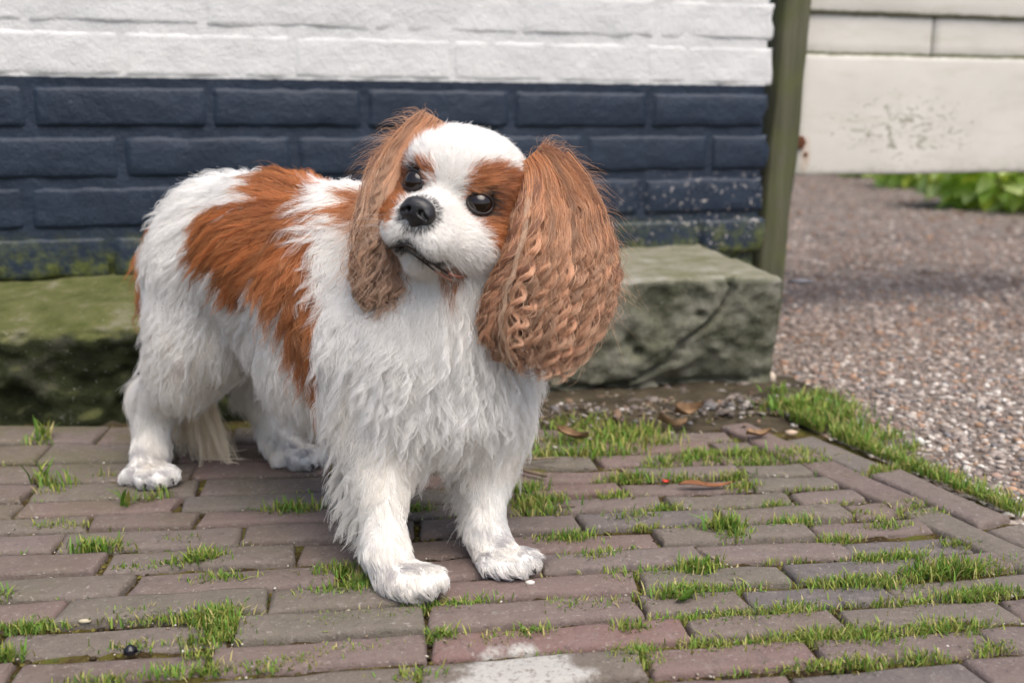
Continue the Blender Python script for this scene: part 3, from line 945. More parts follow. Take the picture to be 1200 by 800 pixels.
# front legs
rc('shoulder', A(452, 415, .85), A(446, 490, .845), .050, .038, .03)
rc('fleg', A(440, 490, .845), A(446, 560, .82), .034, .021, .03); rc('fleg', A(446, 560, .82), A(452, 640, .795), .021, .0165, .02)
rc('paw', A(452, 650, .795), A(464, 676, .783), .0165, .018, .014)
for (x, y, Y), (x2, y2, Y2) in (((452, 676, .785), (464, 694, .762)), ((462, 674, .778), (482, 696, .752)), ((472, 672, .775), (499, 693, .751)), ((476, 670, .782), (513, 684, .760))):
    rc('paw', A(x, y, Y), A(x2, y2 - 6, Y2), .0105, .0088, .003)
rc('shoulder', A(582, 425, .895), A(572, 500, .89), .040, .034, .03)
rc('fleg', A(572, 500, .89), A(568, 560, .872), .028, .019, .03); rc('fleg', A(568, 560, .872), A(569, 625, .845), .018, .0150, .02)
rc('paw', A(569, 628, .845), A(583, 650, .832), .0155, .017, .014)
for (x, y, Y), (x2, y2, Y2) in (((568, 652, .832), (574, 666, .806)), ((578, 650, .828), (590, 669, .798)), ((588, 650, .826), (607, 667, .798)), ((592, 648, .832), (622, 660, .808))):
    rc('paw', A(x, y, Y), A(x2, y2 - 4, Y2), .0100, .0088, .003)
# hind legs
rc('thigh', A(250, 330, 1.07), A(238, 395, 1.06), .068, .052, .03); rc('thigh', A(238, 395, 1.06), A(215, 445, 1.06), .048, .028, .03)
rc('hleg', A(210, 440, 1.055), A(180, 468, 1.09), .030, .022, .025); rc('hleg', A(180, 468, 1.09), A(178, 530, 1.075), .020, .0165, .02)
rc('paw', A(176, 532, 1.07), A(172, 548, 1.055), .017, .018, .014)
for (x, y, Y), (x2, y2, Y2) in (((160, 550, 1.06), (150, 561, 1.035)), ((166, 550, 1.05), (168, 565, 1.02)), ((176, 550, 1.05), (186, 565, 1.018)), ((182, 548, 1.055), (200, 559, 1.03))):
    rc('paw', A(x, y, Y), A(x2, y2 - 3, Y2), .0100, .009, .003)
rc('thigh', A(300, 345, 1.14), A(318, 420, 1.14), .058, .036, .03)
rc('hleg', A(318, 420, 1.14), A(306, 462, 1.165), .03, .021, .025); rc('hleg', A(306, 462, 1.165), A(325, 515, 1.13), .0195, .0165, .02)
rc('paw', A(325, 515, 1.13), A(338, 529, 1.112), .017, .018, .014)
for (x, y, Y), (x2, y2, Y2) in (((322, 532, 1.12), (328, 545, 1.09)), ((332, 531, 1.11), (346, 545, 1.08)), ((345, 530, 1.108), (362, 543, 1.08)), ((352, 528, 1.112), (374, 537, 1.09))):
    rc('paw', A(x, y, Y), A(x2, y2 - 3, Y2), .0100, .009, .003)
# tail hanging behind
TL = [A(206, 268, 1.14), A(187, 305, 1.16), A(183, 350, 1.17), A(196, 405, 1.155), A(230, 455, 1.115)]
for a, b, r0, r1 in zip(TL[:-1], TL[1:], (.018, .015, .012, .010), (.015, .012, .010, .007)): rc('tail', a, b, r0, r1, .012)
# head
el('skull', H(0, -.048, .012), (.052, .055, .046), HM, .02)
rc('skull', H(-.016, -.018, .020), H(.016, -.018, .020), .027, None, .02)
rc('neck', H(0, -.075, -.03), A(520, 325, .862), .052, .058, .03)
for sx in (-1, 1):
    rc('cheek', H(sx * .032, -.030, -.022), H(sx * .026, -.006, -.032), .026, .022, .015)
    rc('muzzle', H(sx * .015, .006, -.036), H(sx * .0125, .036, -.038), .021, .0155, .010)
rc('muzzle', H(0, -.01, -.022), H(0, .036, -.0235), .024, .016, .012)
rc('chin', H(0, -.020, -.052), H(0, .020, -.0555), .022, .0098, .010)

def dog_sdf(P):
    d = None
    out = np.full(len(P), 1.0)
    for kind, pr, k, _ in PR:
        v = rc_sdf(P, *pr) if kind == 'r' else ell_sdf(P, *pr)
        out = smin(out, v, k)
    for sx in (-1, 1):                             # eye sockets and the dip under the forehead
        e = np.linalg.norm(P - H(sx * .0290, .0065, .001), axis=1) - .0098
        out = -smin(-out, e, .006)
    m = rc_sdf(P, H(0, .047, -.0475), H(0, .020, -.0520), .0028, .002)
    for sx in (-1, 1):
        m = np.minimum(m, rc_sdf(P, H(0, .047, -.0475), H(sx * .022, .030, -.055), .0028, .003))
        m = np.minimum(m, rc_sdf(P, H(sx * .022, .030, -.055), H(sx * .036, -.004, -.057), .003, .002))
    out = -smin(-out, m, .004)
    g = rc_sdf(P, H(0, .058, -.030), H(0, .055, -.046), .0016, .0016)
    out = -smin(-out, g, .004)
    return out
allp = np.array([q for kind, pr, k, _ in PR for q in ([pr[0], pr[1]] if kind == 'r' else [pr[0]])])
lo, hi = allp.min(0) - .1, allp.max(0) + .1
lo[2] = -.01
BV, BF = surface_nets(dog_sdf, lo, hi, .0042)
print('dog body', len(BV), len(BF))
# smooth lightly, keep the soles on the bricks
def vnormals(V, Fq):
    n = np.cross(V[Fq[:, 2]] - V[Fq[:, 0]], V[Fq[:, 3]] - V[Fq[:, 1]])
    N = np.zeros_like(V)
    for k in range(4): np.add.at(N, Fq[:, k], n)
    return unit(N)
BV[:, 2] = np.maximum(BV[:, 2], .001)
BN = vnormals(BV, BF)
if (BN * (BV - np.array([0, 0, 0]) - P3))[np.linalg.norm(BV - P3, axis=1) < .12].sum() < 0:
    BF = BF[:, ::-1].copy(); BN = -BN

def inpoly(q, poly):
    poly = np.asarray(poly, float); x, y = q[:, 0], q[:, 1]; c = np.zeros(len(q), bool)
    j = len(poly) - 1
    for i in range(len(poly)):
        xi, yi = poly[i]; xj, yj = poly[j]
        c ^= ((yi > y) != (yj > y)) & (x < (xj - xi) * (y - yi) / (yj - yi + 1e-12) + xi)
        j = i
    return c
# coat markings, as seen from the dog's right; the left flank mirrors them
PATCH = [(298, 214), (322, 200), (352, 199), (384, 212), (372, 226), (364, 240), (388, 255), (424, 256), (424, 262), (404, 290), (396, 330), (392, 378), (396, 420), (392, 448), (376, 440), (360, 422), (338, 400), (330, 378), (336, 356), (318, 346), (300, 330), (288, 318), (292, 345), (284, 362), (270, 350), (262, 330), (256, 312), (240, 310), (228, 290), (230, 262), (246, 240), (268, 238), (290, 246), (306, 240), (296, 228)]
EYE_L = [(552, 200), (580, 196), (612, 204), (628, 230), (622, 270), (606, 300), (588, 306), (574, 292), (562, 268), (546, 250), (538, 232), (542, 214)]
EYE_R = [(474, 206), (486, 192), (500, 190), (512, 198), (510, 214), (500, 222), (484, 226), (470, 240), (458, 262), (446, 250), (450, 220), (462, 206)]
MID = np.array([(P2 + P3) / 2])[0]
def tan_mask(P):
    """1 where the coat is tan, 0 where white"""
    P = np.asarray(P)
    jit = np.stack([noise(P, 55, 31, 3), noise(P, 55, 37, 3)], -1) * 5.5
    side = (P - MID) @ DRIGHT
    Q = np.where((side < -.012)[:, None], P - 2 * side[:, None] * DRIGHT, P)
    m = inpoly(proj(Q) + jit, PATCH)
    loc = (P - HO) @ HM
    head = (loc[:, 1] > -.11) & (np.linalg.norm(loc, axis=1) < .14)
    m &= ~head & ((P - MID) @ DFWD < .12) & (P[:, 2] > np.where(side < -.012, .22, .12))
    q = proj(P) + jit * .7
    he = ((inpoly(q, EYE_L) & (loc[:, 0] > 0)) | (inpoly(q, EYE_R) & (loc[:, 0] < 0))) & head & (loc[:, 1] > -.05)
    crown = head & (loc[:, 2] > -.045) & (np.abs(loc[:, 0] + noise(P, 60, 3, 2) * .004) > np.interp(loc[:, 1], [-.10, -.07, -.045, -.02], [.004, .028, .040, .060])) & (loc[:, 1] < -.028) & (loc[:, 1] > -.10)
    lc = head & inpoly(proj(P) + jit, [(430, 110), (530, 128), (520, 150), (508, 176), (499, 196), (486, 208), (470, 214), (440, 250)]) & (loc[:, 1] < .0)
    m = m | he | crown | lc
    tl = np.min([rc_sdf(P, a, b, .014, .012) for a, b in zip(TL[:3], TL[1:4])], 0) < .016
    m |= tl & (P[:, 2] > .17)
    return m
TAN = np.array([.28, .095, .028]); WHITE = np.array([.80, .78, .74])
bt = tan_mask(BV)
bcol = np.where(bt[:, None], TAN * .8, WHITE * .92)
# lips and eye rims are bare dark skin
bl = (BV - HO) @ HM
mline = np.min([rc_sdf(BV, H(0, .047, -.0475), H(sx * .022, .030, -.055), .002, .002) for sx in (-1, 1)] + [rc_sdf(BV, H(sx * .022, .030, -.055), H(sx * .036, -.004, -.057), .002, .0015) for sx in (-1, 1)], 0)
bcol = np.where((mline < .0038)[:, None], np.array([.02, .014, .013]), bcol)
eyed = np.min([np.linalg.norm(BV - H(sx * .0290, .0065, .001), axis=1) for sx in (-1, 1)], 0)
bcol = np.where((eyed < .0118)[:, None], np.array([.015, .011, .010]), bcol)

tb = NT('dog_skin'); tb.out(tb.attr('tint'), .8, .2); M['skin'] = tb.m
dog = mesh('dog', BV, BF, M['skin'], origin=DOG0, colors=bcol)
tag(dog, 'white and tan long eared spaniel standing on the bricks looking up', 'dog')
bvh = BVHTree.FromPolygons([tuple(v) for v in BV], [tuple(f) for f in BF])

# ---- eyes
te = NT('dark_brown_eye')
te.out((.009, .0045, .003), .03, .55)
M['eye'] = te.m
def uvsphere(c, r, nu=28, nv=18, ax=None):
    th = np.linspace(0, 2 * math.pi, nu, endpoint=False); ph = np.linspace(.02, math.pi - .02, nv)
    T, Pp = np.meshgrid(th, ph, indexing='ij')
    q = np.stack([np.sin(Pp) * np.cos(T), np.sin(Pp) * np.sin(T), np.cos(Pp)], -1).reshape(-1, 3) * r
    return q, grid_faces(nu, nv, True)
M['lid'] = mat_simple('dark_eyelid_skin', (.018, .013, .012), .45, .4, .3, 200, .3)
for sx in (-1, 1):
    c = H(sx * .0272, .0000, .0005)
    q, Fq = uvsphere(c, .0110)
    e = mesh("eye", q @ HM.T + c, Fq[:, ::-1].copy(), M['eye'], dog, origin=DOG0)
    # eyelid: a thick almond ring round the eye opening
    n = 40; t = np.linspace(0, 2 * math.pi, n, endpoint=False)
    ox = unit(np.array([sx * .42, .9, .10]))       # where the eye opening faces, head frame
    ex = unit(np.cross(np.array([0, 0, 1.0]), ox)); ez = np.cross(ox, ex)
    ring = []
    for a in t:
        u, v = math.cos(a) * .0102, math.sin(a) * (.0077 if math.sin(a) > 0 else .0083)
        w_ = math.sqrt(max(  .0111 ** 2 - u * u - v * v, 0))
        ring.append(c + HM @ (ex * u + ez * v + ox * w_))
    ring = np.array(ring); m = 7; V = []
    for i in range(n):
        tg = unit(ring[(i + 1) % n] - ring[i - 1]); o = unit(ring[i] - c); b = np.cross(tg, o)
        for k in range(m):
            an = 2 * math.pi * k / m; V.append(ring[i] + (math.cos(an) * o * .0011 + math.sin(an) * b * .0015))
    mesh('eyelid', np.array(V), [(i * m + k, i * m + (k + 1) % m, ((i + 1) % n) * m + (k + 1) % m, ((i + 1) % n) * m + k) for i in range(n) for k in range(m)], M['lid'], e, origin=DOG0)

# ---- nose, sculpted on a fine grid
def nose_sdf(P):
    q = (P - H(0, .0515, -.0205)) @ HM
    d = ell_sdf(q, np.zeros(3), np.array([.0125, .0092, .0098]), np.eye(3))
    for sx in (-1, 1):
        d = smin(d, ell_sdf(q, np.array([sx * .0078, .0005, -.0022]), np.array([.0058, .0078, .0060]), np.eye(3)), .004)
    d = smin(d, ell_sdf(q, np.array([0, .001, .0045]), np.array([.0105, .0075, .0048]), np.eye(3)), .004)
    d = smin(d, ell_sdf(q, np.array([0, -.001, -.0085]), np.array([.0042, .0065, .0050]), np.eye(3)), .003)
    for sx in (-1, 1):
        h = rc_sdf(q, np.array([sx * .0052, .0095, -.0008]), np.array([sx * .0098, .0062, -.0040]), .0021, .0013)
        h = np.minimum(h, rc_sdf(q, np.array([sx * .0055, .010, -.001]), np.array([sx * .004, .001, -.001]), .0021, .0018))
        d = -smin(-d, h, .0016)
    gr = rc_sdf(q, np.array([0, .0102, .0005]), np.array([0, .0060, -.0125]), .0006, .0008)
    d = -smin(-d, gr, .0012)
    return d + noise(q, 900, 3, 2) * .00016
c = H(0, .0515, -.0205)
NV, NF = surface_nets(nose_sdf, c - .019, c + .019, .00075)
tn = NT('nose_leather'); vn = tn.voro(1500)
tn.bump(vn, .35, .0004); tn.out(tn.ramp(tn.noise(250, 3), [(.3, (.010, .010, .011)), (.7, (.026, .025, .027))]), .38, .5); M['nose'] = tn.m
nN = vnormals(NV, NF)
if (nN * (NV - c)).sum() < 0: NF = NF[:, ::-1].copy()
mesh('nose', NV, NF, M['nose'], dog, origin=DOG0)
# ---- lips: dark rim along the mouth, flesh coloured towards the corner
ML = [H(-.036, -.004, -.0575), H(-.022, .0305, -.0560), H(-.010, .0440, -.0505), H(0, .0480, -.0475), H(.010, .0440, -.0505), H(.022, .0305, -.0560), H(.030, .014, -.0590), H(.036, -.004, -.0575)]
def spline(P, n):
    P = np.asarray(P); t = np.linspace(0, len(P) - 1, n); i = np.clip(t.astype(int), 0, len(P) - 2); f = (t - i)[:, None]
    p0 = P[np.maximum(i - 1, 0)]; p1 = P[i]; p2 = P[i + 1]; p3 = P[np.minimum(i + 2, len(P) - 1)]
    return .5 * ((2 * p1) + (-p0 + p2) * f + (2 * p0 - 5 * p1 + 4 * p2 - p3) * f ** 2 + (-p0 + 3 * p1 - 3 * p2 + p3) * f ** 3)
path = spline(ML, 70)
v, f = tube(path, .0014 * (1 - .35 * np.abs(np.linspace(-1, 1, 70)) ** 3), 8)
tt = np.repeat(np.linspace(0, 1, 70), 8)
lc = np.where((tt > .80)[:, None], np.array([.30, .12, .085]), np.array([.016, .011, .010]))
mk = mat_tint('lip_skin', .4, .5)
mesh('lip', v, f, mk, dog, origin=DOG0, colors=lc)
path2 = path[18:60] + (HM @ np.array([0, -.003, -.0042]))
v, f = tube(path2, .0008, 8)
mesh('lip', v, f, mk, dog, origin=DOG0, colors=np.where((np.repeat(np.linspace(0, 1, 42), 8) > .72)[:, None], np.array([.32, .15, .11]), np.array([.02, .014, .013])))
# ---- claws
for a, b in (((499, 694, .749), (505, 699, .743)), ((622, 662, .806), (628, 672, .797)), ((186, 566, 1.016), (188, 571, 1.008)), ((169, 566, 1.018), (170, 571, 1.01)), ((200, 561, 1.026), (204, 567, 1.02)), ((364, 544, 1.077), (368, 549, 1.07))):
    p, q = A(*a), A(*b); q[2] = max(q[2], .0015); p[2] = max(p[2], .005)
    v, f = tube(spline([p, (p + q) / 2 + [0, 0, .0015], q], 6), [.0026, .0026, .0024, .002, .0014, .0006], 7)
    mesh('claw', v, f, M['lid'], dog, origin=DOG0)

# ================================================================== THE COAT: hair curves rooted on the body
def mat_hair(name, rough=.42, radial=.5, off=.04):
    m = bpy.data.materials.new(name); m.use_nodes = True
    t = m.node_tree; t.nodes.remove(t.nodes['Principled BSDF'])
    a = t.nodes.new('ShaderNodeAttribute'); a.attribute_name = 'hair_color'
    df = t.nodes.new('ShaderNodeBsdfDiffuse'); tr = t.nodes.new('ShaderNodeBsdfTranslucent')
    rf = t.nodes.new('ShaderNodeBsdfHair'); rf.component = 'Reflection'
    rf.inputs['RoughnessU'].default_value = .22; rf.inputs['RoughnessV'].default_value = .6; rf.inputs['Offset'].default_value = -.05
    g = t.nodes.new('ShaderNodeMix'); g.data_type = 'RGBA'; g.inputs[0].default_value = .35; g.inputs[7].default_value = (1, 1, 1, 1)
    t.links.new(a.outputs['Color'], g.inputs[6]); t.links.new(g.outputs[2], rf.inputs['Color'])
    for n in (df, tr): t.links.new(a.outputs['Color'], n.inputs['Color'])
    m1 = t.nodes.new('ShaderNodeMixShader'); m1.inputs[0].default_value = .45
    m2 = t.nodes.new('ShaderNodeMixShader'); m2.inputs[0].default_value = .16
    t.links.new(df.outputs[0], m1.inputs[1]); t.links.new(tr.outputs[0], m1.inputs[2])
    t.links.new(m1.outputs[0], m2.inputs[1]); t.links.new(rf.outputs[0], m2.inputs[2])
    t.links.new(m2.outputs[0], t.nodes['Material Output'].inputs[0])
    return m
M['hair'] = mat_hair('dog_hair')
def hair(name, pts, r0, cols, parent, prof=None, mat=None):
    """pts [n,k,3] world; r0 [n] root radius; cols [n,3] or [n,k,3]"""
    n, k, _ = pts.shape
    cu = bpy.data.hair_curves.new(name)
    cu.add_curves([k] * n)
    cu.attributes['position'].data.foreach_set('vector', (pts - DOG0).astype(np.float32).ravel())
    if prof is None: prof = np.linspace(1, .15, k) ** .8
    rad = (np.asarray(r0)[:, None] * np.asarray(prof)[None]).astype(np.float32)
    ra = cu.attributes.get('radius') or cu.attributes.new('radius', 'FLOAT', 'POINT')
    ra.data.foreach_set('value', rad.ravel())
    if cols.ndim == 2: cols = np.repeat(cols[:, None], k, 1)
    c4 = np.ones((n * k, 4), np.float32); c4[:, :3] = cols.reshape(-1, 3)
    ca = cu.attributes.new('hair_color', 'FLOAT_COLOR', 'POINT'); ca.data.foreach_set('color', c4.ravel())
    cu.materials.append(mat or M['hair'])
    o = link(name, cu, parent)
    return o
S.cycles_curves.subdivisions = 2

# region table: flow (world), length, lift, wave amplitude, clump
bk, dn = BACK, DOWN
REG = {
    'rump': (bk * .8 + dn * .65, .030, .22, .0022), 'trunk': (bk * .75 + dn * .6, .030, .20, .0020), 'belly': (bk * .45 + dn, .034, .28, .0035),
    'chest': (dn + bk * .12, .040, .24, .0050), 'neck': (dn + bk * .2, .040, .25, .0040), 'shoulder': (dn + bk * .35, .030, .22, .0032),
    'fleg': (dn + bk * .25, .013, .22, .0008), 'paw': (DFWD * .75 + dn * .7, .0115, .28, .0006), 'thigh': (dn + bk * .45, .026, .22, .0030),
    'hleg': (dn + bk * .35, .016, .25, .0012), 'tail': (dn, .05, .25, .003), 'skull': (None, .0130, .28, .0008), 'cheek': (None, .0130, .32, .0010),
    'muzzle': (None, .0050, .26, .0003), 'chin': (None, .0095, .32, .0008)}
def region(P, N):
    """blended flow, length, lift and wave at body points"""
    acc = np.zeros((len(P), 6)); wsum = np.zeros(len(P))
    loc = (P - HO) @ HM
    hf = P - H(0, .060, -.016)                      # away from the nose
    hf = unit(hf)
    back_head = unit(hf + np.clip((-loc[:, 1:2] - .03) / .04, 0, 1) * DOWN * .8)
    for kind, pr, k, tg in PR:
        d = rc_sdf(P, *pr) if kind == 'r' else ell_sdf(P, *pr)
        w_ = 1 / (np.maximum(d, 0) + .0035) ** 3
        fl, L, li, wa = REG[tg]
        f = back_head if fl is None else np.broadcast_to(unit(fl), P.shape)
        acc[:, :3] += f * w_[:, None]; acc[:, 3] += L * w_; acc[:, 4] += li * w_; acc[:, 5] += wa * w_
        wsum += w_
    acc[:, 3:] /= wsum[:, None]
    fl = unit(acc[:, :3])
    fl = fl - (fl * N).sum(1, keepdims=True) * N
    L = acc[:, 3].copy()
    low = (P[:, 2] < np.where(P[:, 1] > .97, .12, .20)) & (P[:, 2] > .035)
    rear = np.clip((N @ unit(BACK + np.array([-.25, 0, 0]))) - .05, 0, 1)
    # feathering on the back of the legs
    L *= 1 + 2.4 * rear * low * np.interp(P[:, 2], [.03, .07, .16, .20], [.3, 1, .9, .2])
    L *= np.interp(P[:, 2], [0, .02, .05], [.65, .85, 1])
    # flow swirls a little so the coat breaks into locks
    sw = np.stack([noise(P, 17, 41, 2), noise(P, 17, 43, 2), noise(P, 17, 47, 2)], -1)
    amt = np.interp(L, [.006, .02, .05], [.06, .30, .45])[:, None]
    fl = unit(fl + sw * amt * .6)
    fl = unit(fl - (fl * N).sum(1, keepdims=True) * N * .8)
    return fl, L, acc[:, 4], acc[:, 5]

tri = np.concatenate([BF[:, [0, 1, 2]], BF[:, [0, 2, 3]]])
TA = np.linalg.norm(np.cross(BV[tri[:, 1]] - BV[tri[:, 0]], BV[tri[:, 2]] - BV[tri[:, 0]]), axis=1) * .5
TCN = BV[tri].mean(1)
def sample(n, weight, seed):
    r = np.random.default_rng(seed)
    p = TA * weight; p = p / p.sum()
    t = r.choice(len(tri), n, p=p)
    a, b = r.random(n), r.random(n); s = a + b > 1; a[s], b[s] = 1 - a[s], 1 - b[s]
    c = 1 - a - b
    T = tri[t]
    P = BV[T[:, 0]] * c[:, None] + BV[T[:, 1]] * a[:, None] + BV[T[:, 2]] * b[:, None]
    N = unit(BN[T[:, 0]] * c[:, None] + BN[T[:, 1]] * a[:, None] + BN[T[:, 2]] * b[:, None])
    return P, N
def grow(P, N, steps, seed, clump_rise=1.0):
    """guide hairs that follow the body surface: returns [n,steps+1,3]"""
    r = np.random.default_rng(seed)
    fl, L, li, wa = region(P, N)
    L = L * r.uniform(.75, 1.2, len(P))
    pos = P.copy(); nrm = N.copy(); out = [P.copy()]
    ph = r.uniform(0, 6.28, len(P)); sd0 = None
    for k in range(1, steps + 1):
        t = k / steps
        fl2, _, _, _ = region(pos, nrm)
        d = unit(fl2 + nrm * (li * (1.25 - t))[:, None] + DOWN * .10 * t)
        sdv = np.cross(nrm, fl2)
        nxt = pos + d * (L / steps)[:, None]
        q = np.empty_like(nxt); nn = np.empty_like(nxt)
        for i, v in enumerate(nxt):
            lo_, no_, _, di = bvh.find_nearest(v)
            q[i] = lo_; nn[i] = no_
        h = ((nxt - q) * nn).sum(1)
        want = .0012 + L * li * t * .45
        nxt = np.where((h < want)[:, None], q + nn * want[:, None], nxt)
        nrm = unit(nrm * .4 + nn * .6); pos = nxt; out.append(nxt)
    G_ = np.stack(out, 1)
    tt = np.linspace(0, 1, steps + 1)
    T = unit(G_[:, -1] - G_[:, 0]); sdv = unit(np.cross(N, T))
    cyc = np.clip(L / .020, .3, 3.2)
    wv = np.sin(ph[:, None] + tt[None] * cyc[:, None] * 6.28) - np.sin(ph)[:, None]
    w2 = np.cos(ph[:, None] * 1.7 + tt[None] * cyc[:, None] * 6.28 * .9) - np.cos(ph * 1.7)[:, None]
    G_ += sdv[:, None] * (wv * wa[:, None] * tt ** .7)[..., None] + N[:, None] * (np.abs(w2) * wa[:, None] * .5 * tt ** .7)[..., None]
    return G_, L
def coat(name, n, nguide, steps, weight, seed, rad, clump, jitter, colfn):
    r = np.random.default_rng(seed)
    GP, GN = sample(nguide, weight, seed + 1)
    GG, GL = grow(GP, GN, steps, seed + 2)
    kd = KDTree(len(GP))
    for i, p in enumerate(GP): kd.insert(p, i)
    kd.balance()
    P, N = sample(n, weight, seed + 3)
    idx = np.empty((n, 3), int); dist = np.empty((n, 3))
    for i, p in enumerate(P):
        for j, (_, ix, di) in enumerate(kd.find_n(p, 3)):
            idx[i, j] = ix; dist[i, j] = di
    # smooth blend of the three guides near the root, gathered to the nearest one towards the tip
    w3 = 1 / (dist + .0015) ** 2; w3 /= w3.sum(1, keepdims=True)
    tt = np.linspace(0, 1, steps + 1)
    off = GG - GG[:, :1]
    rel = (off[idx] * w3[..., None, None]).sum(1)
    # reject neighbours across a gap (leg against belly)
    cl = clump * r.uniform(.35, 1.15, n)[:, None] * (tt[None] ** 1.1)
    own = P[:, None] + rel
    tow = GG[idx[:, 0]]
    tow = tow + (P - GP[idx[:, 0]])[:, None] * .22
    far = (dist[:, 0] > .012)[:, None]
    cl = np.where(far, 0, np.clip(cl, 0, .92))
    pts = own * (1 - cl[..., None]) + tow * cl[..., None]
    L = GL[idx[:, 0]]
    ln = r.uniform(.62, 1.12, n)
    pts = pts[:, :1] + (pts - pts[:, :1]) * ln[:, None, None]
    j = r.normal(0, 1, (n, 3)); pts += j[:, None] * (L[:, None, None] * jitter) * (tt ** 1.4)[None, :, None]
    j2 = r.normal(0, 1, (n, 3)); pts += j2[:, None] * (L[:, None, None] * jitter * .5) * np.sin(tt * 5)[None, :, None]
    pts[..., 2] = np.maximum(pts[..., 2], .0012)
    c = colfn(P, idx[:, 0], r)
    hair(name, pts, rad * r.uniform(.7, 1.3, n), c, dog)
    return P

def coat_colour(P, gi, r):
    t = tan_mask(P + r.normal(0, .0016, P.shape))
    loc = (P - HO) @ HM
    n = len(P)
    lockv = np.random.default_rng(5).uniform(.80, 1.18, 20000)[gi % 20000]
    tc = np.array([.60, .255, .088]) * (lockv * r.uniform(.8, 1.2, n))[:, None]
    dark = (noise(P, 26, 51, 2) > .15)[:, None]
    tc = np.where(dark, tc * np.array([.82, .74, .70]), tc)
    wc = np.array([.965, .95, .925]) * np.clip(lockv * .12 + .88, 0, 1.02)[:, None] * r.uniform(.96, 1.0, n)[:, None]
    # cream staining low on the legs, grey on the paws
    z = P[:, 2]
    cream = np.clip((noise(P, 20, 61, 2) * .5 + .25), 0, 1) * np.interp(z, [.0, .05, .17, .2], [.5, .6, .4, 0])
    wc = wc * (1 - cream[:, None] * np.array([.04, .13, .26]))
    grey = np.clip(noise(P, 90, 63, 2) * 1.1 + .40, 0, 1) * np.interp(z, [.012, .030, .046], [1.15, .85, 0])
    wc = wc * (1 - grey[:, None] * np.array([.42, .42, .38]))
    # dark hairs round the mouth
    mo = np.min([rc_sdf(P, H(0, .047, -.0475), H(sx * .022, .030, -.055), .002, .002) for sx in (-1, 1)], 0)
    fk = (mo < .0075) & (r.random(n) < np.interp(mo, [.001, .0075], [.85, .05]))
    nb_ = np.linalg.norm(P - H(0, .0515, -.0205), axis=1) < .0155
    fk |= nb_ & (r.random(n) < .55)
    wc = np.where(fk[:, None], np.array([.030, .026, .025]), wc)
    # rust tint under the mouth corner
    cr = np.linalg.norm(P - H(.028, .010, -.064), axis=1) < .014
    wc = np.where((cr & (r.random(n) < .6))[:, None], np.array([.55, .30, .17]), wc)
    ed = np.min([np.linalg.norm(P - H(sx * .0290, .0065, .001), axis=1) for sx in (-1, 1)], 0)
    tc = np.where((ed < .0128)[:, None], np.array([.09, .04, .02]), tc)
    return np.where(t[:, None], tc, wc)
LOC = (TCN - HO) @ HM
headw = (np.linalg.norm(LOC - np.array([0, -.02, -.01]), axis=1) < .098) & (LOC[:, 1] > -.085)
nostril = np.linalg.norm(TCN - H(0, .0515, -.0205), axis=1) > .0112
eyeok = np.min([np.linalg.norm(TCN - H(sx * .0285, .0055, .001), axis=1) for sx in (-1, 1)], 0) > .0112
mouthok = np.min([rc_sdf(TCN, H(0, .047, -.0475), H(sx * .022, .030, -.055), .0012, .0012) for sx in (-1, 1)], 0) > .0026
front = 1.0
bodyw = (~headw).astype(float) * np.where(TCN[:, 2] < .045, 1.5, 1.0) * np.where(TCN[:, 2] < .003, .02, 1)
coat('coat', 130000, 3600, 8, bodyw, 100, .00020, .88, .030, coat_colour)
hw = headw * nostril * eyeok * mouthok * np.interp(LOC[:, 1], [-.08, -.02, .01], [.8, 1.0, 1.8])
coat('face_fur', 90000, 3500, 4, hw, 200, .00013, .50, .08, coat_colour)

# ================================================================== EARS
def lerp_rows(rows, v):
    vs = [q[0] for q in rows]
    return [np.interp(v, vs, [q[i] for q in rows]) for i in range(1, 7)]
def AV(x, y, Y):
    d = _X[None] * ((x - 600) / FPX)[:, None] + _F[None] + _U[None] * ((400 - y) / FPX)[:, None]
    return _C + d * (Y / d[:, 1])[:, None]
class EarMap:
    """the flap as a surface: u across (0..1), v down (0..1), d out of it (-1 inner .. 1 outer)"""
    def __init__(s, rows, thick): s.rows = rows; s.thick = thick
    def __call__(s, u, v, d):
        lxp, lyp, rxp, ryp, Y, dY = lerp_rows(s.rows, v)
        x = lxp + (rxp - lxp) * (.03 + .94 * u); y = lyp + (ryp - lyp) * u
        bulge = np.sqrt(np.clip(1 - (2 * u - 1) ** 2, 0, 1))
        return AV(x, y, Y + dY * u - d * s.thick * (.25 + .75 * bulge) * np.interp(v, [0, .12, .5, .9, 1], [.45, .9, 1, .8, .5]))
# v, left x, left y, right x, right y, depth at left, depth added to the right
EAR_NEAR = EarMap([(0, 610, 190, 634, 177, .828, .016), (.08, 612, 204, 660, 186, .820, .022), (.2, 609, 226, 684, 212, .812, .026), (.35, 602, 255, 706, 248, .803, .028), (.5, 590, 297, 718, 290, .795, .028), (.65, 574, 335, 721, 325, .790, .026),
                   (.8, 565, 372, 712, 366, .788, .024), (.92, 574, 408, 690, 408, .789, .020), (1.0, 598, 430, 660, 436, .790, .016)], .016)
EAR_FAR = EarMap([(0, 500, 143, 514, 138, .868, 0), (.08, 476, 154, 508, 152, .862, 0), (.2, 450, 175, 498, 182, .852, 0), (.35, 430, 212, 484, 222, .838, 0), (.5, 420, 252, 478, 262, .824, 0), (.65, 415, 292, 474, 300, .814, 0),
                  (.8, 414, 326, 474, 334, .806, 0), (.92, 420, 350, 474, 354, .802, 0), (1.0, 432, 362, 462, 366, .800, 0)], .015)
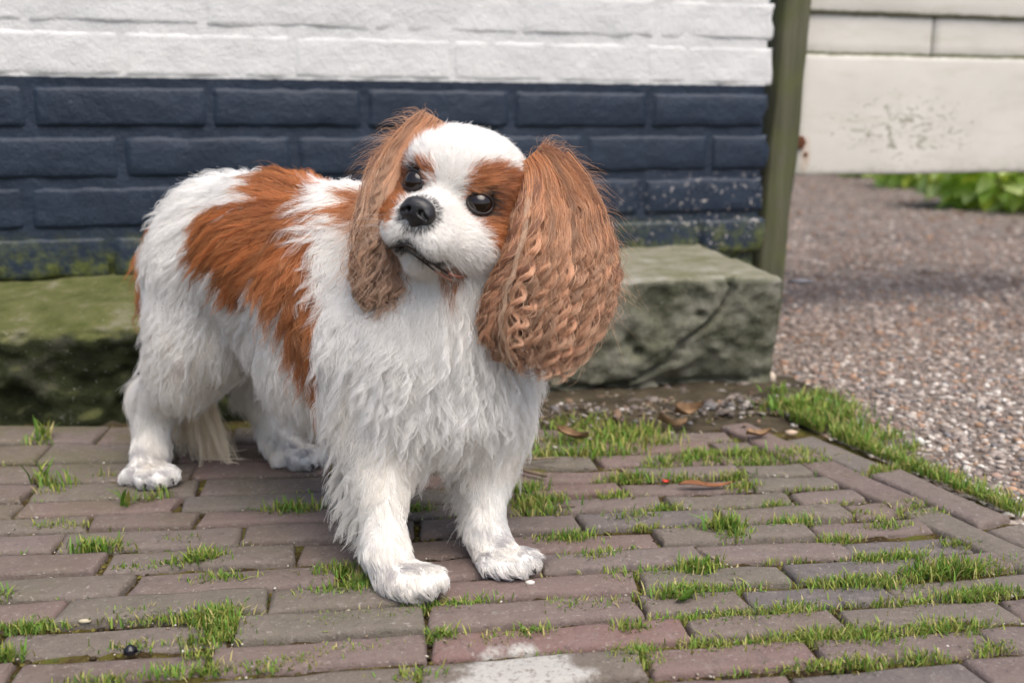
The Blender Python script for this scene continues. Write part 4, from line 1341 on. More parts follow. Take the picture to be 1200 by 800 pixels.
def make_ear(em, label, nlock, per, seed, side, base_c, tip_c, grey):
    r = np.random.default_rng(seed)
    # flap: skin core
    nu, nv = 16, 24
    U, W = np.meshgrid(np.linspace(.10, .90, nu), np.linspace(.02, .86, nv), indexing='ij')
    fr = em(U.ravel(), W.ravel(), np.full(U.size, .55)); bkk = em(U.ravel(), W.ravel(), np.full(U.size, -.75))
    Fq = grid_faces(nu, nv); k = nu * nv
    Fl = [tuple(q) for q in Fq] + [tuple(x + k for x in q[::-1]) for q in Fq]
    ring = [i * nv for i in range(nu)] + [(nu - 1) * nv + j for j in range(1, nv)] + [i * nv + nv - 1 for i in range(nu - 2, -1, -1)] + [j for j in range(nv - 2, 0, -1)]
    Fl += [(ring[(a + 1) % len(ring)], ring[a], ring[a] + k, ring[(a + 1) % len(ring)] + k) for a in range(len(ring))]
    ear = mesh('ear', np.concatenate([fr, bkk]), Fl, M['skin'], dog, origin=DOG0, colors=np.tile(np.array([.16, .065, .025]), (2 * k, 1)))
    tag(ear, label)
    for layer in (0, 1):
        # locks
        K = 34
        t = np.linspace(0, 1, K)
        n = nlock if layer == 0 else int(nlock * .30)
        v0 = np.clip(r.random(n) ** 1.6 * .62 - .02, 0, 1); u0 = np.clip(r.beta(1.15, 1.15, n), .02, .98)
        outer = r.random(n) < .78
        d0 = np.where(outer, r.uniform(.45, .85, n), r.uniform(-.9, -.5, n)) if layer == 0 else r.uniform(1.0, 1.35, n)
        Lv = np.clip(r.uniform(.55, 1.0, n) * np.interp(v0, [0, .4, .75], [1.1, .95, .7]), .12, 1)
        v1 = v0 + Lv; over = v1 > 1.02 + r.uniform(-.03, .035, n); v1 = np.where(over, 1.0 + r.uniform(-.30, .07, n), v1)
        u1 = np.clip(u0 + (u0 - .5) * .16 + r.normal(0, .13, n), -.05, 1.06)
        v = v0[:, None] + (v1 - v0)[:, None] * t ** .95
        u = u0[:, None] + (u1 - u0)[:, None] * t ** 1.3
        lift = r.uniform(.1, .55, n)
        d = d0[:, None] + np.sign(d0)[:, None] * lift[:, None] * np.sin(t * math.pi * .75) 
        vv = np.clip(v, 0, 1)
        P = em(u.ravel(), vv.ravel(), d.ravel()).reshape(n, K, 3)
        P[..., 2] -= np.clip(v - 1, 0, 1) * .16
        P[..., 2] += np.clip(-v, 0, 1) * .1
        # waves and curls: tight towards the tips
        T = unit(np.gradient(P, axis=1)); eye = unit(P - _C); sdv = unit(np.cross(T, eye))
        arc = np.linalg.norm(np.diff(P, axis=1), axis=2).sum(1)
        cyc = arc / (.018 + .024 * r.random(n))
        ph = r.uniform(0, 6.28, n)
        amp = (.0013 + .0036 * r.random(n))[:, None] * np.interp(v, [0, .22, .6, 1], [.10, .38, .95, 1.25]) * np.interp(t, [0, .2, 1], [0, .6, 1.15])
        ang = ph[:, None] + cyc[:, None] * 6.283 * (t + .12 * t ** 2)
        P = P + sdv * (np.sin(ang) * amp)[..., None] + eye * (np.cos(ang) * amp * .5)[..., None]
        lc = r.uniform(0, 1, n) if layer == 0 else r.uniform(.36, .96, n)
        if layer: amp = amp * 1.2
        # hairs of each lock
        N_ = n * per
        li = np.repeat(np.arange(n), per)
        wl = (r.uniform(.0016, .0036, n) if layer == 0 else r.uniform(.0013, .0025, n))[li]
        o = r.normal(0, 1, (N_, 2)) * .6
        width = np.interp(t, [0, .35, .8, 1], [1.9, 1.1, .70, .50])
        H_ = P[li] + sdv[li] * (o[:, :1] * wl[:, None] * width)[..., None] + eye[li] * (o[:, 1:] * wl[:, None] * width * .7)[..., None]
        ph2 = r.normal(0, .36, N_)
        shift = (np.sin(ang[li] + ph2[:, None]) - np.sin(ang[li])) * amp[li] * .8
        H_ = H_ + sdv[li] * shift[..., None]
        fly = (r.random(N_) < .045)[:, None, None]
        H_ = H_ + fly * r.normal(0, .0085, (N_, 1, 3)) * (t ** 1.5)[None, :, None]
        ln = r.uniform(.72, 1.03, N_)
        # shorten by re-sampling along the lock
        ti = np.clip(t[None] * ln[:, None], 0, 1) * (K - 1); i0 = np.clip(ti.astype(int), 0, K - 2); fq = (ti - i0)[..., None]
        rows = np.arange(N_)[:, None]
        H_ = H_[rows, i0] * (1 - fq) + H_[rows, i0 + 1] * fq
        # colour: rust at the root, sun bleached sandy brown towards the tip, a few cream locks
        vt = np.clip(v[li], 0, 1)
        mixv = np.clip(np.interp(vt, [0, .2, .5, 1], [0, .10, .50, 1.0]) * (.55 + .6 * lc[li])[:, None] + grey * .35, 0, 1)
        col = np.array(base_c) * (1 - mixv[..., None]) + np.array(tip_c) * mixv[..., None]
        dk = (lc[li] < .38)[:, None, None]; col = np.where(dk, col * np.array([.50, .40, .36]), col)
        cm = ((lc[li] > .90) & (u0[li] < .5))[:, None, None]; col = np.where(cm & (vt > .25)[..., None], col * .45 + np.array([.85, .70, .54]) * .5, col)
        col = col * r.uniform(.60, 1.22, n)[li][:, None, None] * r.uniform(.85, 1.15, (N_, 1, 1))
        hair('ear_hair', H_, .00017 * r.uniform(.7, 1.35, N_), np.clip(col, 0, .97), ear, prof=np.interp(t, [0, .7, 1], [1, .85, .25]))
    # wisps standing off the ear's top and outer edge
    n = 480
    u0 = np.where(r.random(n) < .6, 1 - r.random(n) * .2, r.random(n)) if side > 0 else np.where(r.random(n) < .7, r.random(n) * .25, r.random(n))
    v0 = r.random(n) ** 1.4 * .75
    p0 = em(np.clip(u0, .05, .95), v0, r.uniform(0, .6, n))
    outd = unit(np.stack([np.full(n, .75 * side), r.normal(-.1, .35, n), np.interp(v0, [0, .15, .5], [1.5, .45, -.25])], -1) + r.normal(0, .35, (n, 3)))
    L = r.uniform(.012, .042, n)
    tt = np.linspace(0, 1, 12)
    W_ = p0[:, None] + outd[:, None] * (L[:, None] * tt)[..., None] + DOWN * (L[:, None] * .55 * tt ** 2.2)[..., None]
    sd2 = unit(np.cross(outd, _F)); W_ += sd2[:, None] * (np.sin(r.uniform(0, 6, n)[:, None] + tt * r.uniform(3, 9, n)[:, None]) * .0030 * tt)[..., None]
    c = (np.array(base_c) * .6 + np.array(tip_c) * .5) * r.uniform(.7, 1.3, (n, 1))
    hair('ear_wisps', W_, .00010 * r.uniform(.7, 1.3, n), np.clip(c, 0, .97), ear)
    # the short dense hair at the ear's root, brushed back and outward from the head
    n = 5200
    rr = np.random.default_rng(seed + 8)
    u0, v0 = rr.random(n), np.abs(rr.normal(0, .12, n)); p0 = em(.02 + .96 * u0, np.clip(v0, 0, .5), rr.uniform(.1, .75, n))
    dv = em(.02 + .96 * u0, np.clip(v0 + .05, 0, 1), np.full(n, .7)) - em(.02 + .96 * u0, np.clip(v0, 0, 1), np.full(n, .5))
    d = unit(unit(dv) + np.array([.40 * side, .1, .16]) * rr.uniform(.2, 1.3, (n, 1)) * np.interp(v0, [0, .25], [1, .3])[:, None] + rr.normal(0, .18, (n, 3)))
    L = rr.uniform(.014, .034, n); tt = np.linspace(0, 1, 9)
    W_ = p0[:, None] + d[:, None] * (L[:, None] * tt)[..., None] + DOWN * (L[:, None] * .35 * tt ** 2)[..., None]
    c = np.array(base_c) * rr.uniform(.75, 1.3, (n, 1))
    hair('ear_base_hair', W_, .00017 * rr.uniform(.7, 1.3, n), np.clip(c, 0, .97), ear)
    return ear
make_ear(EAR_NEAR, 'large wavy rust brown ear hanging on the side towards the gate', 250, 100, 71, 1, (.56, .245, .090), (.72, .475, .315), 0)
make_ear(EAR_FAR, 'smaller looking curly sandy ear partly hidden behind the face', 190, 80, 72, -1, (.54, .24, .09), (.66, .46, .32), .35)

# ================================================================== LONG HAIR: chest ruff, tail plume, whiskers
def locks(name, roots, dirs, L, per, amp, wl, width, cols, seed, K=18, rad=.00020, grav=.8, follow=None, parent=None):
    r = np.random.default_rng(seed); n = len(roots)
    t = np.linspace(0, 1, K)
    d = unit(dirs)[:, None] + DOWN * (grav * t ** 1.2)[None, :, None]
    d = unit(d)
    P = roots[:, None] + np.concatenate([np.zeros((n, 1, 3)), np.cumsum(d[:, :-1] * (L / (K - 1))[:, None, None], 1)], 1)
    if follow is not None:
        for i in range(n):
            for k in range(1, K):
                lo_, no_, _, di = bvh.find_nearest(P[i, k])
                q, no_ = np.array(lo_), np.array(no_)
                h = (P[i, k] - q) @ no_; want = follow * (.5 + t[k])
                if h < want: P[i, k] = q + no_ * want
                elif h > want * 2.2: P[i, k] -= no_ * (h - want * 2.2) * .7
    T = unit(np.gradient(P, axis=1)); e = unit(P - _C); sv_ = unit(np.cross(T, e))
    ph = r.uniform(0, 6.28, n); cyc = L / wl
    ang = ph[:, None] + cyc[:, None] * 6.283 * t
    a = amp[:, None] * np.interp(t, [0, .3, 1], [0, .7, 1.2])
    P = P + sv_ * (np.sin(ang) * a)[..., None] + e * (np.cos(ang) * a * .6)[..., None]
    li = np.repeat(np.arange(n), per); N_ = len(li)
    o = r.normal(0, .6, (N_, 2)); wd = np.interp(t, [0, .4, 1], [1.5, 1.05, .42])
    Hh = P[li] + sv_[li] * (o[:, :1] * width[li][:, None] * wd)[..., None] + e[li] * (o[:, 1:] * width[li][:, None] * wd * .6)[..., None]
    Hh = Hh[:, :1] + (Hh - Hh[:, :1]) * r.uniform(.50, 1.08, (N_, 1, 1))
    Hh += (r.random(N_) < .08)[:, None, None] * r.normal(0, .004, (N_, 1, 3)) * (t ** 1.5)[None, :, None]
    Hh[..., 2] = np.maximum(Hh[..., 2], .0015)
    c = cols[li] * r.uniform(.92, 1.06, (N_, 1))
    return hair(name, Hh, rad * r.uniform(.7, 1.3, N_), np.clip(c, 0, .97), parent or dog)
# loose wavy locks lying over the body coat
r = np.random.default_rng(86)
wk = (~headw).astype(float) * (TCN[:, 2] > .085) * np.where(TCN[:, 2] > .14, 1, .5)
wk[inpoly(proj(TCN), [(360, 180), (450, 180), (450, 262), (392, 250)])] = 0
NLK = 900
LP, LN = sample(NLK, wk, 861)
fl, LL, _, wa = region(LP, LN)
cl_ = tan_mask(LP)
lc_ = np.where(cl_[:, None], np.array([.60, .255, .088]) * r.uniform(.7, 1.25, (NLK, 1)), np.array([.965, .95, .925]) * r.uniform(.90, 1.03, (NLK, 1)))
locks('coat_locks', LP + LN * .003, fl + LN * .06, np.clip(LL * r.uniform(1.0, 1.7, NLK), .018, .062), 34, np.clip(wa * r.uniform(.4, 1.0, NLK), .0006, .0032), r.uniform(.022, .036, NLK), r.uniform(.0014, .0030, NLK), lc_, 862, K=14, rad=.00016, follow=.0062, grav=.22)
# chest ruff: roots on the front of neck and chest
PX = proj(BV)
facing = (BN @ unit(np.array([.1, -1, .1]))) > .15
r = np.random.default_rng(88)
m = facing & inpoly(PX, [(470, 345), (560, 340), (600, 400), (604, 440), (580, 460), (520, 470), (455, 455), (430, 420), (450, 370)])
ids = r.choice(np.nonzero(m)[0], 330, replace=False)
dirs = DOWN + BN[ids] * .12 + np.array([1, 0, 0]) * ((PX[ids, 0] - 525) / 260)[:, None] + r.normal(0, .16, (330, 3))
L = r.uniform(.040, .066, 330)
wc = np.array([.965, .95, .925]) * r.uniform(.92, 1.04, (330, 1))
locks('chest_ruff', BV[ids], dirs, L, 42, r.uniform(.0020, .0046, 330), r.uniform(.022, .036, 330), r.uniform(.0014, .0028, 330), wc, 89, rad=.00019, follow=.006, grav=.35)
# tail plume
tp = spline(TL, 120)
n = 300
ix = np.clip(r.integers(0, 120, n), 0, 119); roots = tp[ix] + r.normal(0, .006, (n, 3))
tcol = np.where((ix < 62)[:, None], np.array([.48, .19, .07]), np.array([.92, .82, .66])) * r.uniform(.85, 1.1, (n, 1))
dirs = DOWN + np.array([.30, -.05, 0]) * np.interp(ix, [0, 60, 119], [0, .2, 1.0])[:, None] + r.normal(0, .12, (n, 3))
L = np.interp(ix, [0, 40, 80, 119], [.05, .080, .135, .130]) * r.uniform(.7, 1.1, n)
locks('tail_plume', roots, dirs, L, 38, r.uniform(.0008, .002, n), np.full(n, .05), r.uniform(.002, .004, n), tcol, 90, grav=.5)
# belly fringe
m = inpoly(PX, [(300, 440), (400, 460), (402, 510), (340, 500), (300, 470)]) & (BN[:, 2] < .2)
ids = r.choice(np.nonzero(m)[0], 110, replace=True)
locks('belly_fringe', BV[ids], DOWN + BACK * .35 + r.normal(0, .15, (110, 3)), r.uniform(.018, .034, 110), 36, r.uniform(.001, .0025, 110), np.full(110, .03), r.uniform(.002, .0035, 110), np.array([.95, .93, .895]) * r.uniform(.94, 1.0, (110, 1)), 92, grav=.5)
# feathers behind the front legs
for poly, sd9, mx in (([(395, 480), (432, 480), (438, 640), (420, 640), (405, 560)], 94, .050), ([(530, 520), (560, 520), (562, 610), (545, 610)], 95, .036)):
    m = inpoly(PX, poly) & (BN @ unit(BACK + np.array([-.4, 0, 0])) > .1)
    cand = np.nonzero(m)[0]
    if len(cand) == 0: continue
    ids = r.choice(cand, 120, replace=True)
    zz = BV[ids, 2]
    locks('leg_feather', BV[ids], DOWN + BACK * .55 + np.array([-.30, 0, 0]) + r.normal(0, .14, (120, 3)), np.interp(zz, [.03, .08, .2], [.022, mx, .034]) * r.uniform(.6, 1.05, 120), 34, r.uniform(.0008, .002, 120), np.full(120, .034), r.uniform(.0012, .0028, 120), np.array([.95, .93, .895]) * r.uniform(.92, 1.02, (120, 1)), sd9, grav=.45)
# whiskers
n = 26
sx = np.where(np.arange(n) % 2 == 0, 1, -1); q = np.stack([sx * r.uniform(.012, .026, n), r.uniform(.018, .044, n), r.uniform(-.046, -.03, n)], -1)
roots = HO + q @ HM.T
dirs = (np.stack([sx * 1.0, r.uniform(-.2, .5, n), r.uniform(-.6, .1, n)], -1)) @ HM.T
t = np.linspace(0, 1, 10); L = r.uniform(.02, .04, n)
W_ = roots[:, None] + unit(dirs)[:, None] * (L[:, None] * t)[..., None] + DOWN * (L[:, None] * .3 * t ** 2)[..., None]
hair('whiskers', W_, np.full(n, .00011), np.tile(np.array([.75, .74, .72]), (n, 1)), dog)

# ================================================================== GRASS, MOSS AND LITTER
def blades(name, roots, h, cols, seed, spread=.62, wid=.00092):
    n = len(roots); r = np.random.default_rng(seed)
    a = r.uniform(0, 6.283, n); lean = np.abs(r.normal(spread, .35, n))
    d = np.stack([np.cos(a), np.sin(a), np.zeros(n)], -1); sd_ = np.stack([-np.sin(a), np.cos(a), np.zeros(n)], -1)
    w_ = wid * r.uniform(.6, 1.5, n) * np.clip(h / .02, .6, 2.0)
    rows = []
    for t, wf in ((0, .8), (.35, 1.0), (.7, .75), (1.0, .08)):
        z = h * (t - .38 * lean * t * t * .8); x = h * lean * t ** 1.7 * .75
        c = roots + d * x[:, None] + UZ * np.maximum(z, -.001)[:, None]
        rows += [c - sd_ * (w_ * wf)[:, None], c + sd_ * (w_ * wf)[:, None]]
    V = np.stack(rows, 1).reshape(-1, 3)
    f = np.array([(0, 1, 3, 2), (2, 3, 5, 4), (4, 5, 7, 6)])
    Ff = (f[None] + (np.arange(n) * 8)[:, None, None]).reshape(-1, 4)
    return V, Ff, np.repeat(cols, 8, 0)
GC = np.array([(.085, .17, .022), (.11, .21, .03), (.06, .13, .018), (.15, .22, .035), (.22, .23, .06), (.09, .16, .025)])
YC = np.array([(.22, .21, .06), (.16, .18, .035), (.30, .26, .11), (.12, .18, .03), (.19, .22, .045)])
def gcol(n, yellow, r):
    c = np.where((r.random(n) < yellow + .2)[:, None], YC[r.integers(0, len(YC), n)], GC[r.integers(0, len(GC), n)])
    return c * r.uniform(1.1, 1.95, (n, 1))
TR, TH, TC = [], [], []
def tuft(x, y, rad, n, h, yellow=.15, along=None, z=0.0):
    n = int(n * 1.15); rad = rad * .82
    if y < 537 and x > 620: n, h = int(n * .62), h * .82
    """rad in metres; along: stretch in the row direction"""
    r = np.random.default_rng(int(x * 7 + y * 13) % 99991)
    p = G(x, y)
    al = 2.2 if along is None else along
    a = r.normal(0, rad, n) * al * .6; b = r.normal(0, rad, n) * .45
    P = p + a[:, None] * ru + b[:, None] * rn; P[:, 2] = -.003 + z
    TR.append(P); TH.append(h * .78 * r.uniform(.25, 1.2, n)); TC.append(gcol(n, yellow + .08, r))
# the tufts of the photograph: pixel of the root, radius, blades, height
for x, y, rad, n, h, ye, al in [
    (52, 516, .006, 26, .045, .05, 1), (45, 520, .010, 18, .03, .1, 2), (47, 563, .006, 16, .045, .1, 1.5), (66, 567, .010, 40, .026, .1, 2), (60, 575, .008, 30, .016, .1, 2),
    (148, 592, .005, 14, .04, .05, 1), (172, 586, .010, 45, .022, .05, 2), (190, 580, .008, 20, .02, .05, 2), (126, 556, .010, 14, .018, .1, 2), (62, 616, .012, 70, .014, .15, 2), (96, 616, .008, 40, .012, .4, 2),
    (115, 642, .013, 140, .021, .1, 2), (100, 640, .010, 50, .018, .1, 2), (233, 656, .011, 150, .021, .15, 2), (250, 652, .010, 60, .017, .2, 2), (208, 660, .010, 50, .012, .1, 2), (155, 662, .010, 60, .010, .1, 2.5), (260, 676, .012, 150, .012, .1, 2.6),
    (340, 597, .016, 200, .020, .05, 2), (355, 600, .014, 90, .016, .05, 2), (216, 630, .01, 40, .010, .1, 2), (488, 597, .010, 110, .018, .05, 2), (270, 745, .010, 60, .012, .2, 2),
    (255, 722, .016, 380, .019, .18, 1.5), (262, 735, .013, 260, .017, .18, 1.4), (235, 724, .016, 160, .014, .15, 2), (215, 722, .014, 110, .012, .15, 2.5), (240, 748, .012, 150, .014, .25, 2), (150, 722, .014, 130, .014, .1, 2.3), (175, 724, .014, 70, .009, .1, 2.5),
    (37, 734, .013, 180, .014, .1, 2), (22, 734, .012, 90, .012, .1, 2), (5, 768, .010, 110, .018, .1, 1.6), (0, 700, .010, 50, .018, .1, 1.5), (152, 755, .010, 70, .011, .1, 2.4), (235, 765, .010, 60, .012, .3, 1.5), (250, 783, .010, 110, .013, .15, 1.6), (120, 795, .012, 120, .012, .1, 2.5), (200, 786, .012, 100, .012, .1, 2.5),
    (395, 668, .015, 190, .016, .06, 1.6), (410, 690, .017, 260, .014, .06, 2), (380, 692, .012, 90, .011, .06, 2), (425, 680, .012, 110, .016, .05, 1.5), (380, 728, .013, 130, .011, .1, 2), (440, 722, .014, 150, .012, .15, 2.4), (330, 703, .012, 50, .008, .15, 2.5), (420, 758, .012, 110, .009, .25, 2.6), (350, 772, .014, 130, .008, .5, 2.6), (300, 780, .012, 100, .010, .3, 2), (500, 712, .012, 130, .012, .1, 2.2), (545, 706, .012, 140, .012, .1, 2.4), (515, 745, .010, 150, .016, .08, 1.4), (490, 790, .012, 100, .012, .2, 2), (590, 744, .012, 110, .010, .4, 2.6), (625, 740, .01, 90, .014, .2, 1.5), (575, 752, .01, 50, .008, .5, 2), (700, 708, .014, 120, .012, .1, 2.2), (665, 708, .012, 120, .012, .08, 2),
    (610, 578, .018, 300, .024, .08, 1.5), (625, 592, .018, 200, .020, .3, 1.8), (640, 600, .014, 130, .016, .3, 2), (650, 585, .012, 80, .018, .3, 2), (640, 532, .024, 240, .026, .35, 2), (660, 520, .03, 280, .03, .3, 2), (700, 515, .032, 420, .034, .22, 1.8), (735, 510, .03, 360, .036, .25, 1.8), (715, 530, .028, 300, .030, .3, 1.8), (680, 532, .02, 200, .028, .2, 1.8), (765, 520, .024, 220, .03, .3, 1.6), (690, 495, .03, 200, .03, .3, 2), (660, 500, .024, 120, .03, .3, 2),
    (815, 536, .017, 330, .027, .08, 1.4), (835, 540, .010, 60, .015, .2, 2), (872, 532, .018, 260, .024, .12, 1.7), (888, 542, .014, 160, .018, .15, 1.8), (935, 532, .020, 300, .022, .25, 1.7), (950, 540, .014, 120, .016, .3, 2), (785, 542, .016, 140, .018, .1, 2), (772, 548, .012, 80, .012, .3, 2), (745, 560, .014, 160, .020, .1, 2), (720, 562, .012, 80, .014, .2, 2), (800, 560, .014, 120, .014, .3, 2.2), (860, 558, .012, 150, .016, .35, 1.8), (870, 570, .012, 150, .016, .35, 1.6),
    (720, 582, .012, 150, .016, .1, 1.8), (780, 595, .014, 130, .013, .1, 2), (745, 606, .014, 150, .015, .08, 2), (758, 618, .010, 90, .012, .6, 1.6), (672, 628, .012, 150, .015, .06, 1.8), (645, 630, .012, 70, .010, .1, 2.2), (805, 620, .012, 70, .010, .2, 2), (850, 620, .013, 240, .026, .12, 1.4), (862, 628, .012, 120, .018, .15, 1.6), (910, 592, .010, 110, .013, .1, 1.6), (930, 612, .015, 190, .016, .1, 2), (700, 650, .013, 160, .014, .08, 1.9), (760, 672, .016, 180, .014, .12, 2.2), (820, 668, .015, 330, .021, .15, 1.5), (785, 700, .013, 170, .020, .12, 1.8), (800, 692, .012, 120, .018, .15, 1.6), (845, 690, .014, 170, .012, .2, 2.2), (740, 735, .012, 180, .015, .25, 1.6), (745, 765, .014, 230, .013, .35, 1.5), (755, 775, .012, 150, .010, .5, 1.4), (830, 755, .014, 200, .012, .35, 1.8), (860, 722, .018, 280, .012, .3, 2.4), (800, 726, .014, 130, .011, .25, 2), (930, 715, .018, 340, .013, .35, 2.2), (900, 752, .016, 230, .011, .5, 2.2), (960, 745, .018, 330, .013, .3, 2), (1010, 742, .02, 340, .013, .3, 2.2), (990, 682, .018, 320, .014, .25, 2.4), (1035, 683, .016, 230, .014, .25, 2.2), (1020, 655, .012, 190, .014, .2, 1.8), (1060, 652, .014, 240, .014, .1, 2), (1110, 668, .018, 420, .020, .12, 2), (1085, 672, .016, 200, .014, .2, 2), (1150, 663, .018, 270, .013, .3, 2.4), (1130, 698, .016, 270, .015, .1, 2), (1165, 692, .014, 160, .012, .2, 2), (1060, 705, .016, 150, .011, .45, 2), (1110, 735, .018, 330, .013, .35, 2.2), (1080, 770, .012, 140, .012, .2, 1.6), (1000, 775, .016, 230, .011, .35, 2.4), (1165, 758, .012, 140, .010, .2, 1.8), (940, 778, .012, 110, .009, .4, 2), (1040, 615, .014, 150, .012, .3, 2.2), (980, 632, .012, 140, .014, .35, 1.8), (1080, 600, .014, 150, .011, .4, 2), (1000, 600, .012, 70, .010, .4, 2), (1120, 635, .014, 110, .010, .4, 2), (1050, 550, .016, 220, .016, .35, 2), (1030, 555, .014, 130, .014, .35, 2), (1065, 590, .012, 110, .012, .4, 2)]:
    tuft(x, y, rad, n, h, ye, al)
# thin growth along every joint, denser to the right where the light reaches
r = np.random.default_rng(77)
for a, b, i in paver_quads:
    for k in range(3):
        s = r.uniform(a, b); dens = np.interp(s, [-.5, .0, .25, .5], [.14, .2, .5, .7])
        if r.random() > dens: continue
        c = joint_c(i, s)
        n = int(r.uniform(8, 60) * dens)
        al = r.normal(0, .012, n); ac = r.normal(0, .0018, n)
        P = np.array([SC(s + x, c + y, -.004) for x, y in zip(al, ac)])
        TR.append(P); TH.append(r.uniform(.003, .010, n)); TC.append(gcol(n, .45, r))
# the fringe between pavement and gravel and the clump at the block's corner
n = 4200
cc_ = .72 + .50 * r.random(n) ** .8; off = np.abs(r.normal(0, .016, n)) + .004
P = np.array([SC(edge_s(c) + o, c, .0) for c, o in zip(cc_, off)])
keep = noise(P, 22, 3, 2) > -.25
TR.append(P[keep]); TH.append((r.uniform(.005, .017, n) * np.interp(cc_, [.7, 1.0, 1.2], [.8, 1.0, 1.5]))[keep]); TC.append(gcol(n, .25, r)[keep])
for x, y, rad, n, h in ((925, 480, .02, 320, .035), (945, 485, .03, 520, .042), (975, 492, .028, 460, .036), (1005, 505, .02, 240, .030), (915, 465, .014, 120, .034), (1035, 515, .018, 240, .026), (1060, 528, .014, 160, .022), (960, 470, .02, 200, .036), (985, 480, .02, 200, .03)):
    tuft(x, y, rad, n, h, .08, 1.6, .004)
# dead straw and crumbs lying on the earth below the block
n = 420
s0 = r.uniform(.02, .56, n); c0 = 1.385 - np.abs(r.normal(0, .075, n))
P = np.array([SC(a, b, .005) for a, b in zip(s0, c0)])
an = r.uniform(0, 6.283, n); hl = r.uniform(.003, .014, n)
dv = np.stack([np.cos(an), np.sin(an), r.normal(0, .12, n)], -1) * hl[:, None]; pv = np.stack([-np.sin(an), np.cos(an), 0 * an], -1) * .0007
V = np.stack([P - dv - pv, P - dv + pv, P + dv * .1 + pv * 1.3 + UZ * .0015, P + dv * .1 - pv * 1.3 + UZ * .0015, P + dv + pv * .4, P + dv - pv * .4], 1).reshape(-1, 3)
Fc = (np.array([(0, 1, 2, 3), (3, 2, 4, 5)])[None] + (np.arange(n) * 6)[:, None, None]).reshape(-1, 4)
C = np.repeat(np.array([(.40, .33, .22), (.30, .23, .14), (.44, .38, .28), (.17, .12, .07)])[r.integers(0, 4, n)], 6, 0)
V[:, 2] = np.maximum(V[:, 2], .002)
tag(mesh('straw', V, Fc, M['grass'], origin=(.2, 1.3, 0), colors=C), kind='stuff')
n = 3200
s0 = r.uniform(-.1, .62, n); c0 = 1.395 - np.abs(r.normal(0, .07, n))
P = np.array([SC(a, b, .004) for a, b in zip(s0, c0)])
tag(stones('rubble', P, r.uniform(.001, .0055, n) * np.where(r.random(n) < .06, 2.2, 1), STC[r.integers(0, len(STC), n)] * r.uniform(.3, 1.0, (n, 1)), M['stone'], seed=18), kind='stuff')
V, Fc, C = blades('grass', np.concatenate(TR), np.concatenate(TH), np.concatenate(TC), 5)
tag(mesh('grass', V, Fc, M['grass'], origin=(.2, .9, 0), colors=C), kind='stuff')

# moss cushions in the joints and at the ledge's foot
n = 4200
P, C = [], []
for _ in range(n):
    a, b, i = paver_quads[r.integers(0, len(paver_quads))]
    s = r.uniform(a, b) if r.random() < .8 else a
    c = joint_c(i, s) + (r.normal(0, .0016) if s != a else r.uniform(0, .04))
    P.append(SC(s, c, -.0055)); C.append(np.array([(.075, .060, .014), (.045, .032, .012), (.11, .095, .018), (.055, .065, .014), (.03, .02, .01)])[r.integers(0, 5)])
P = np.array(P); keep = noise(P, 14, 6, 2) > -.15
P, C = P[keep], np.array(C)[keep]
tag(stones('moss', P, r.uniform(.0012, .0034, len(P)), C * r.uniform(.7, 1.3, (len(P), 1)), M['stone'], seed=12), kind='stuff')
# pale grit lying in the joints
n = 1500
P = []
for _ in range(n):
    a, b, i = paver_quads[r.integers(0, len(paver_quads))]
    s = r.uniform(a, b); P.append(SC(s, joint_c(i, s) + r.normal(0, .003) + (r.random() < .12) * r.uniform(0, .04), -.002))
P = np.array(P)
tag(stones('grit', P, r.uniform(.0005, .0014, n), np.array([(.42, .38, .32), (.32, .27, .21), (.52, .49, .44), (.25, .18, .12)])[r.integers(0, 4, n)], M['stone'], seed=14), kind='stuff')

# ---- small single things
def leafmesh(name, label, cat, p, L, W, ang, curl, mat, tilt=.2, col=None, group=None, lift=.001):
    n, m = 9, 5
    u = np.linspace(0, 1, n); prof = np.sin(np.pi * u ** .8) ** .8 * (1 - .25 * u)
    V = []
    for i, a in enumerate(u):
        for b in np.linspace(-1, 1, m):
            V.append(((a - .5) * L, b * W * prof[i] * .5 * (1 + .15 * math.sin(9 * a + b)), curl * L * (b * b * .5 + (a - .5) ** 2 * 1.2) + .04 * L * math.sin(7 * a)))
    V = np.array(V)
    V = np.concatenate([V, V - [0, 0, .0006]])
    f = [tuple(q) for q in grid_faces(n, m)]; k = n * m
    f += [tuple(x + k for x in q[::-1]) for q in f]
    Rm = np.array(Matrix.Rotation(ang, 3, 'Z') @ Matrix.Rotation(tilt, 3, 'X'))
    V = V @ Rm.T + p; V[:, 2] += lift - min(0, V[:, 2].min() - p[2])
    o = mesh(name, V, f, mat, origin=tuple(p), colors=None if col is None else np.tile(col, (len(V), 1)))
    return tag(o, label, cat, group)
leafmesh('dead_leaf', 'curled pale brown dead leaf lying highest at the foot of the block', 'leaf', G(803, 486, .012), .045, .022, .5, .5, M['deadleaf'], .6)
leafmesh('dead_leaf', 'folded brown dead leaf below the pale curled one at the block foot', 'leaf', G(786, 500, .008), .040, .016, -.6, .4, M['deadleaf'], -.4)
leafmesh('dead_leaf', 'small dry leaf lying on the bricks beside the pebble near the block corner', 'leaf', G(888, 512, .002), .035, .015, .3, .3, M['deadleaf'], .2)
leafmesh('bark_strip', 'long reddish brown strip of bark on the bricks behind the red petal', 'bark', G(828, 571, .001), .062, .010, .08, .03, mat_simple('red_bark', (.20, .085, .04), .8, .2, .4, 90), .2)
leafmesh('petal', 'tiny red petal on the bricks by the bark strip', 'petal', G(780, 566, .001), .008, .006, .3, .3, mat_simple('red_petal', (.42, .035, .02), .6, .3, .2, 90), .3)
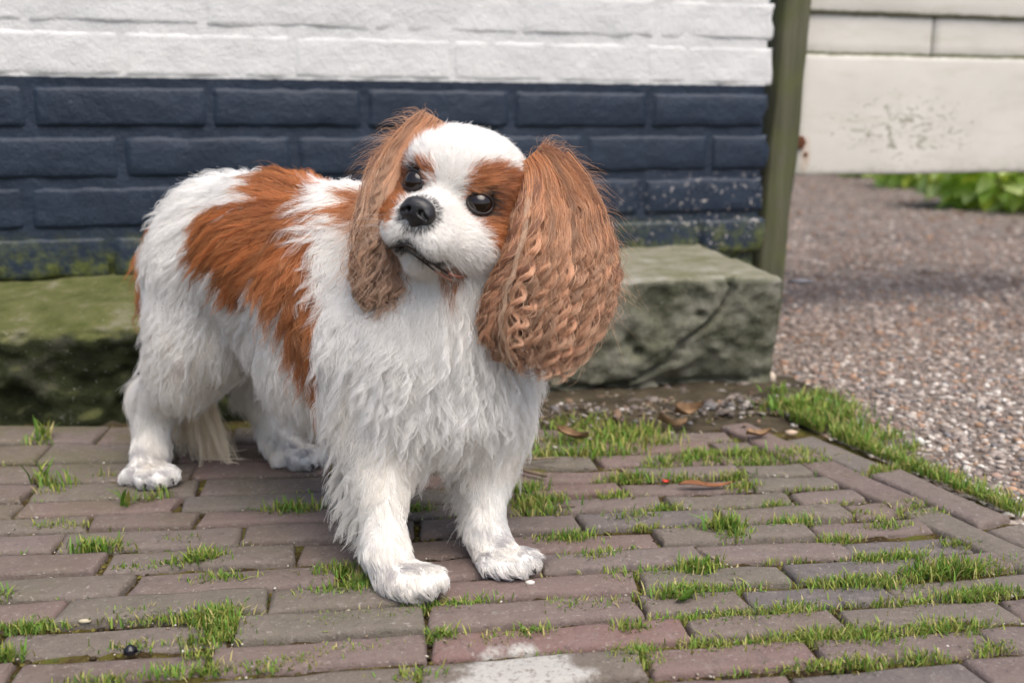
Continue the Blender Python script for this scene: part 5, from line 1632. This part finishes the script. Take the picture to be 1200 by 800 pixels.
leafmesh('weed_leaf', 'broad bright green weed leaf lying over the bricks by a grass tuft', 'leaf', G(806, 702, .002), .026, .015, -2.3, .15, M['leaf'], .5, (.12, .22, .03))
leafmesh('dead_leaf', 'grey dry leaf among the grass close behind the front leg', 'leaf', G(672, 514, .010), .045, .014, -.6, .3, M['deadleaf'], .3)
def twig(label, pts, rad):
    P = np.array([G(*q[:2], q[2]) for q in pts])
    v, f = tube(P, rad, 7)
    o = mesh('twig', v, f, M['twig'], origin=tuple(P[0])); tag(o, label, 'twig')
twig('dry brown twig with a dark end, lowest of the twigs beside the front leg', [(600, 546, .006), (618, 552, .006), (640, 557, .005)], [.002, .0022, .0024])
twig('thin pale twig lying flat above the dark ended one', [(592, 536, .005), (622, 538, .007), (655, 536, .005)], [.0012, .0016, .001])
twig('short pale straw lying on the bricks below the big tuft', [(654, 593, .002), (674, 592, .002)], [.001, .001])
def pebble(label, x, y, size, c, seed, z=.004, mat=None):
    p = G(x, y, z)
    sv = IV * np.array(size) * (1 + noise(IV, 1.7, seed, 2) * .22)[:, None]
    return tag(mesh('pebble', sv + p, IF, mat or M['stone'], origin=tuple(p), colors=np.tile(c, (len(IV), 1))), label, 'pebble')
pebble('cream rounded pebble against the corner of the concrete block', 904, 443, (.008, .007, .010), (.55, .46, .37), 1, .012)
pebble('white round pebble in the grass fringe beside the gravel', 1078, 517, (.006, .006, .006), (.62, .60, .55), 2, .010)
pebble('flat beige pebble on the bricks below the block corner', 927, 507, (.009, .005, .004), (.50, .38, .28), 3, .003)
pebble('white chip in the joint at the toes of the front paw', 621, 682, (.005, .003, .002), (.65, .62, .56), 4, .001)
pebble('flat buff chip in the joint at the left edge of the pavement', 99, 727, (.006, .0028, .0018), (.48, .42, .30), 5, .001)
# the small black bead lying on a brick near the camera
e = empty('black_bead', tuple(G(153, 765, 0))); tag(e, 'small glossy black ribbed bead lying alone on a brick', 'bead')
p = G(153, 765, .0)
th = np.linspace(0, 2 * math.pi, 17)[:-1]
prof = [(.001, .0), (.0042, .0003), (.0052, .0014), (.0040, .0023), (.0050, .0032), (.0036, .0042), (.0030, .0055), (.0012, .0066)]
V = np.array([(rr * (1 + .10 * math.cos(8 * t)) * math.cos(t), rr * (1 + .10 * math.cos(8 * t)) * math.sin(t), z) for rr, z in prof for t in th]) + p
k = 16
Fc = [(i * k + j, i * k + (j + 1) % k, (i + 1) * k + (j + 1) % k, (i + 1) * k + j) for i in range(len(prof) - 1) for j in range(k)] + [tuple((len(prof) - 1) * k + j for j in range(k)), tuple(range(k - 1, -1, -1))]
mesh('bead_body', V, Fc, M['dark'], e, origin=p)
v, f = tube(np.array([[.0045, 0, .0015], [.0065, -.0005, .0022], [.0082, -.0004, .0018]]) + p, [.0009, .0008, .0005], 6)
mesh('bead_stalk', v, f, M['dark'], e, origin=p)
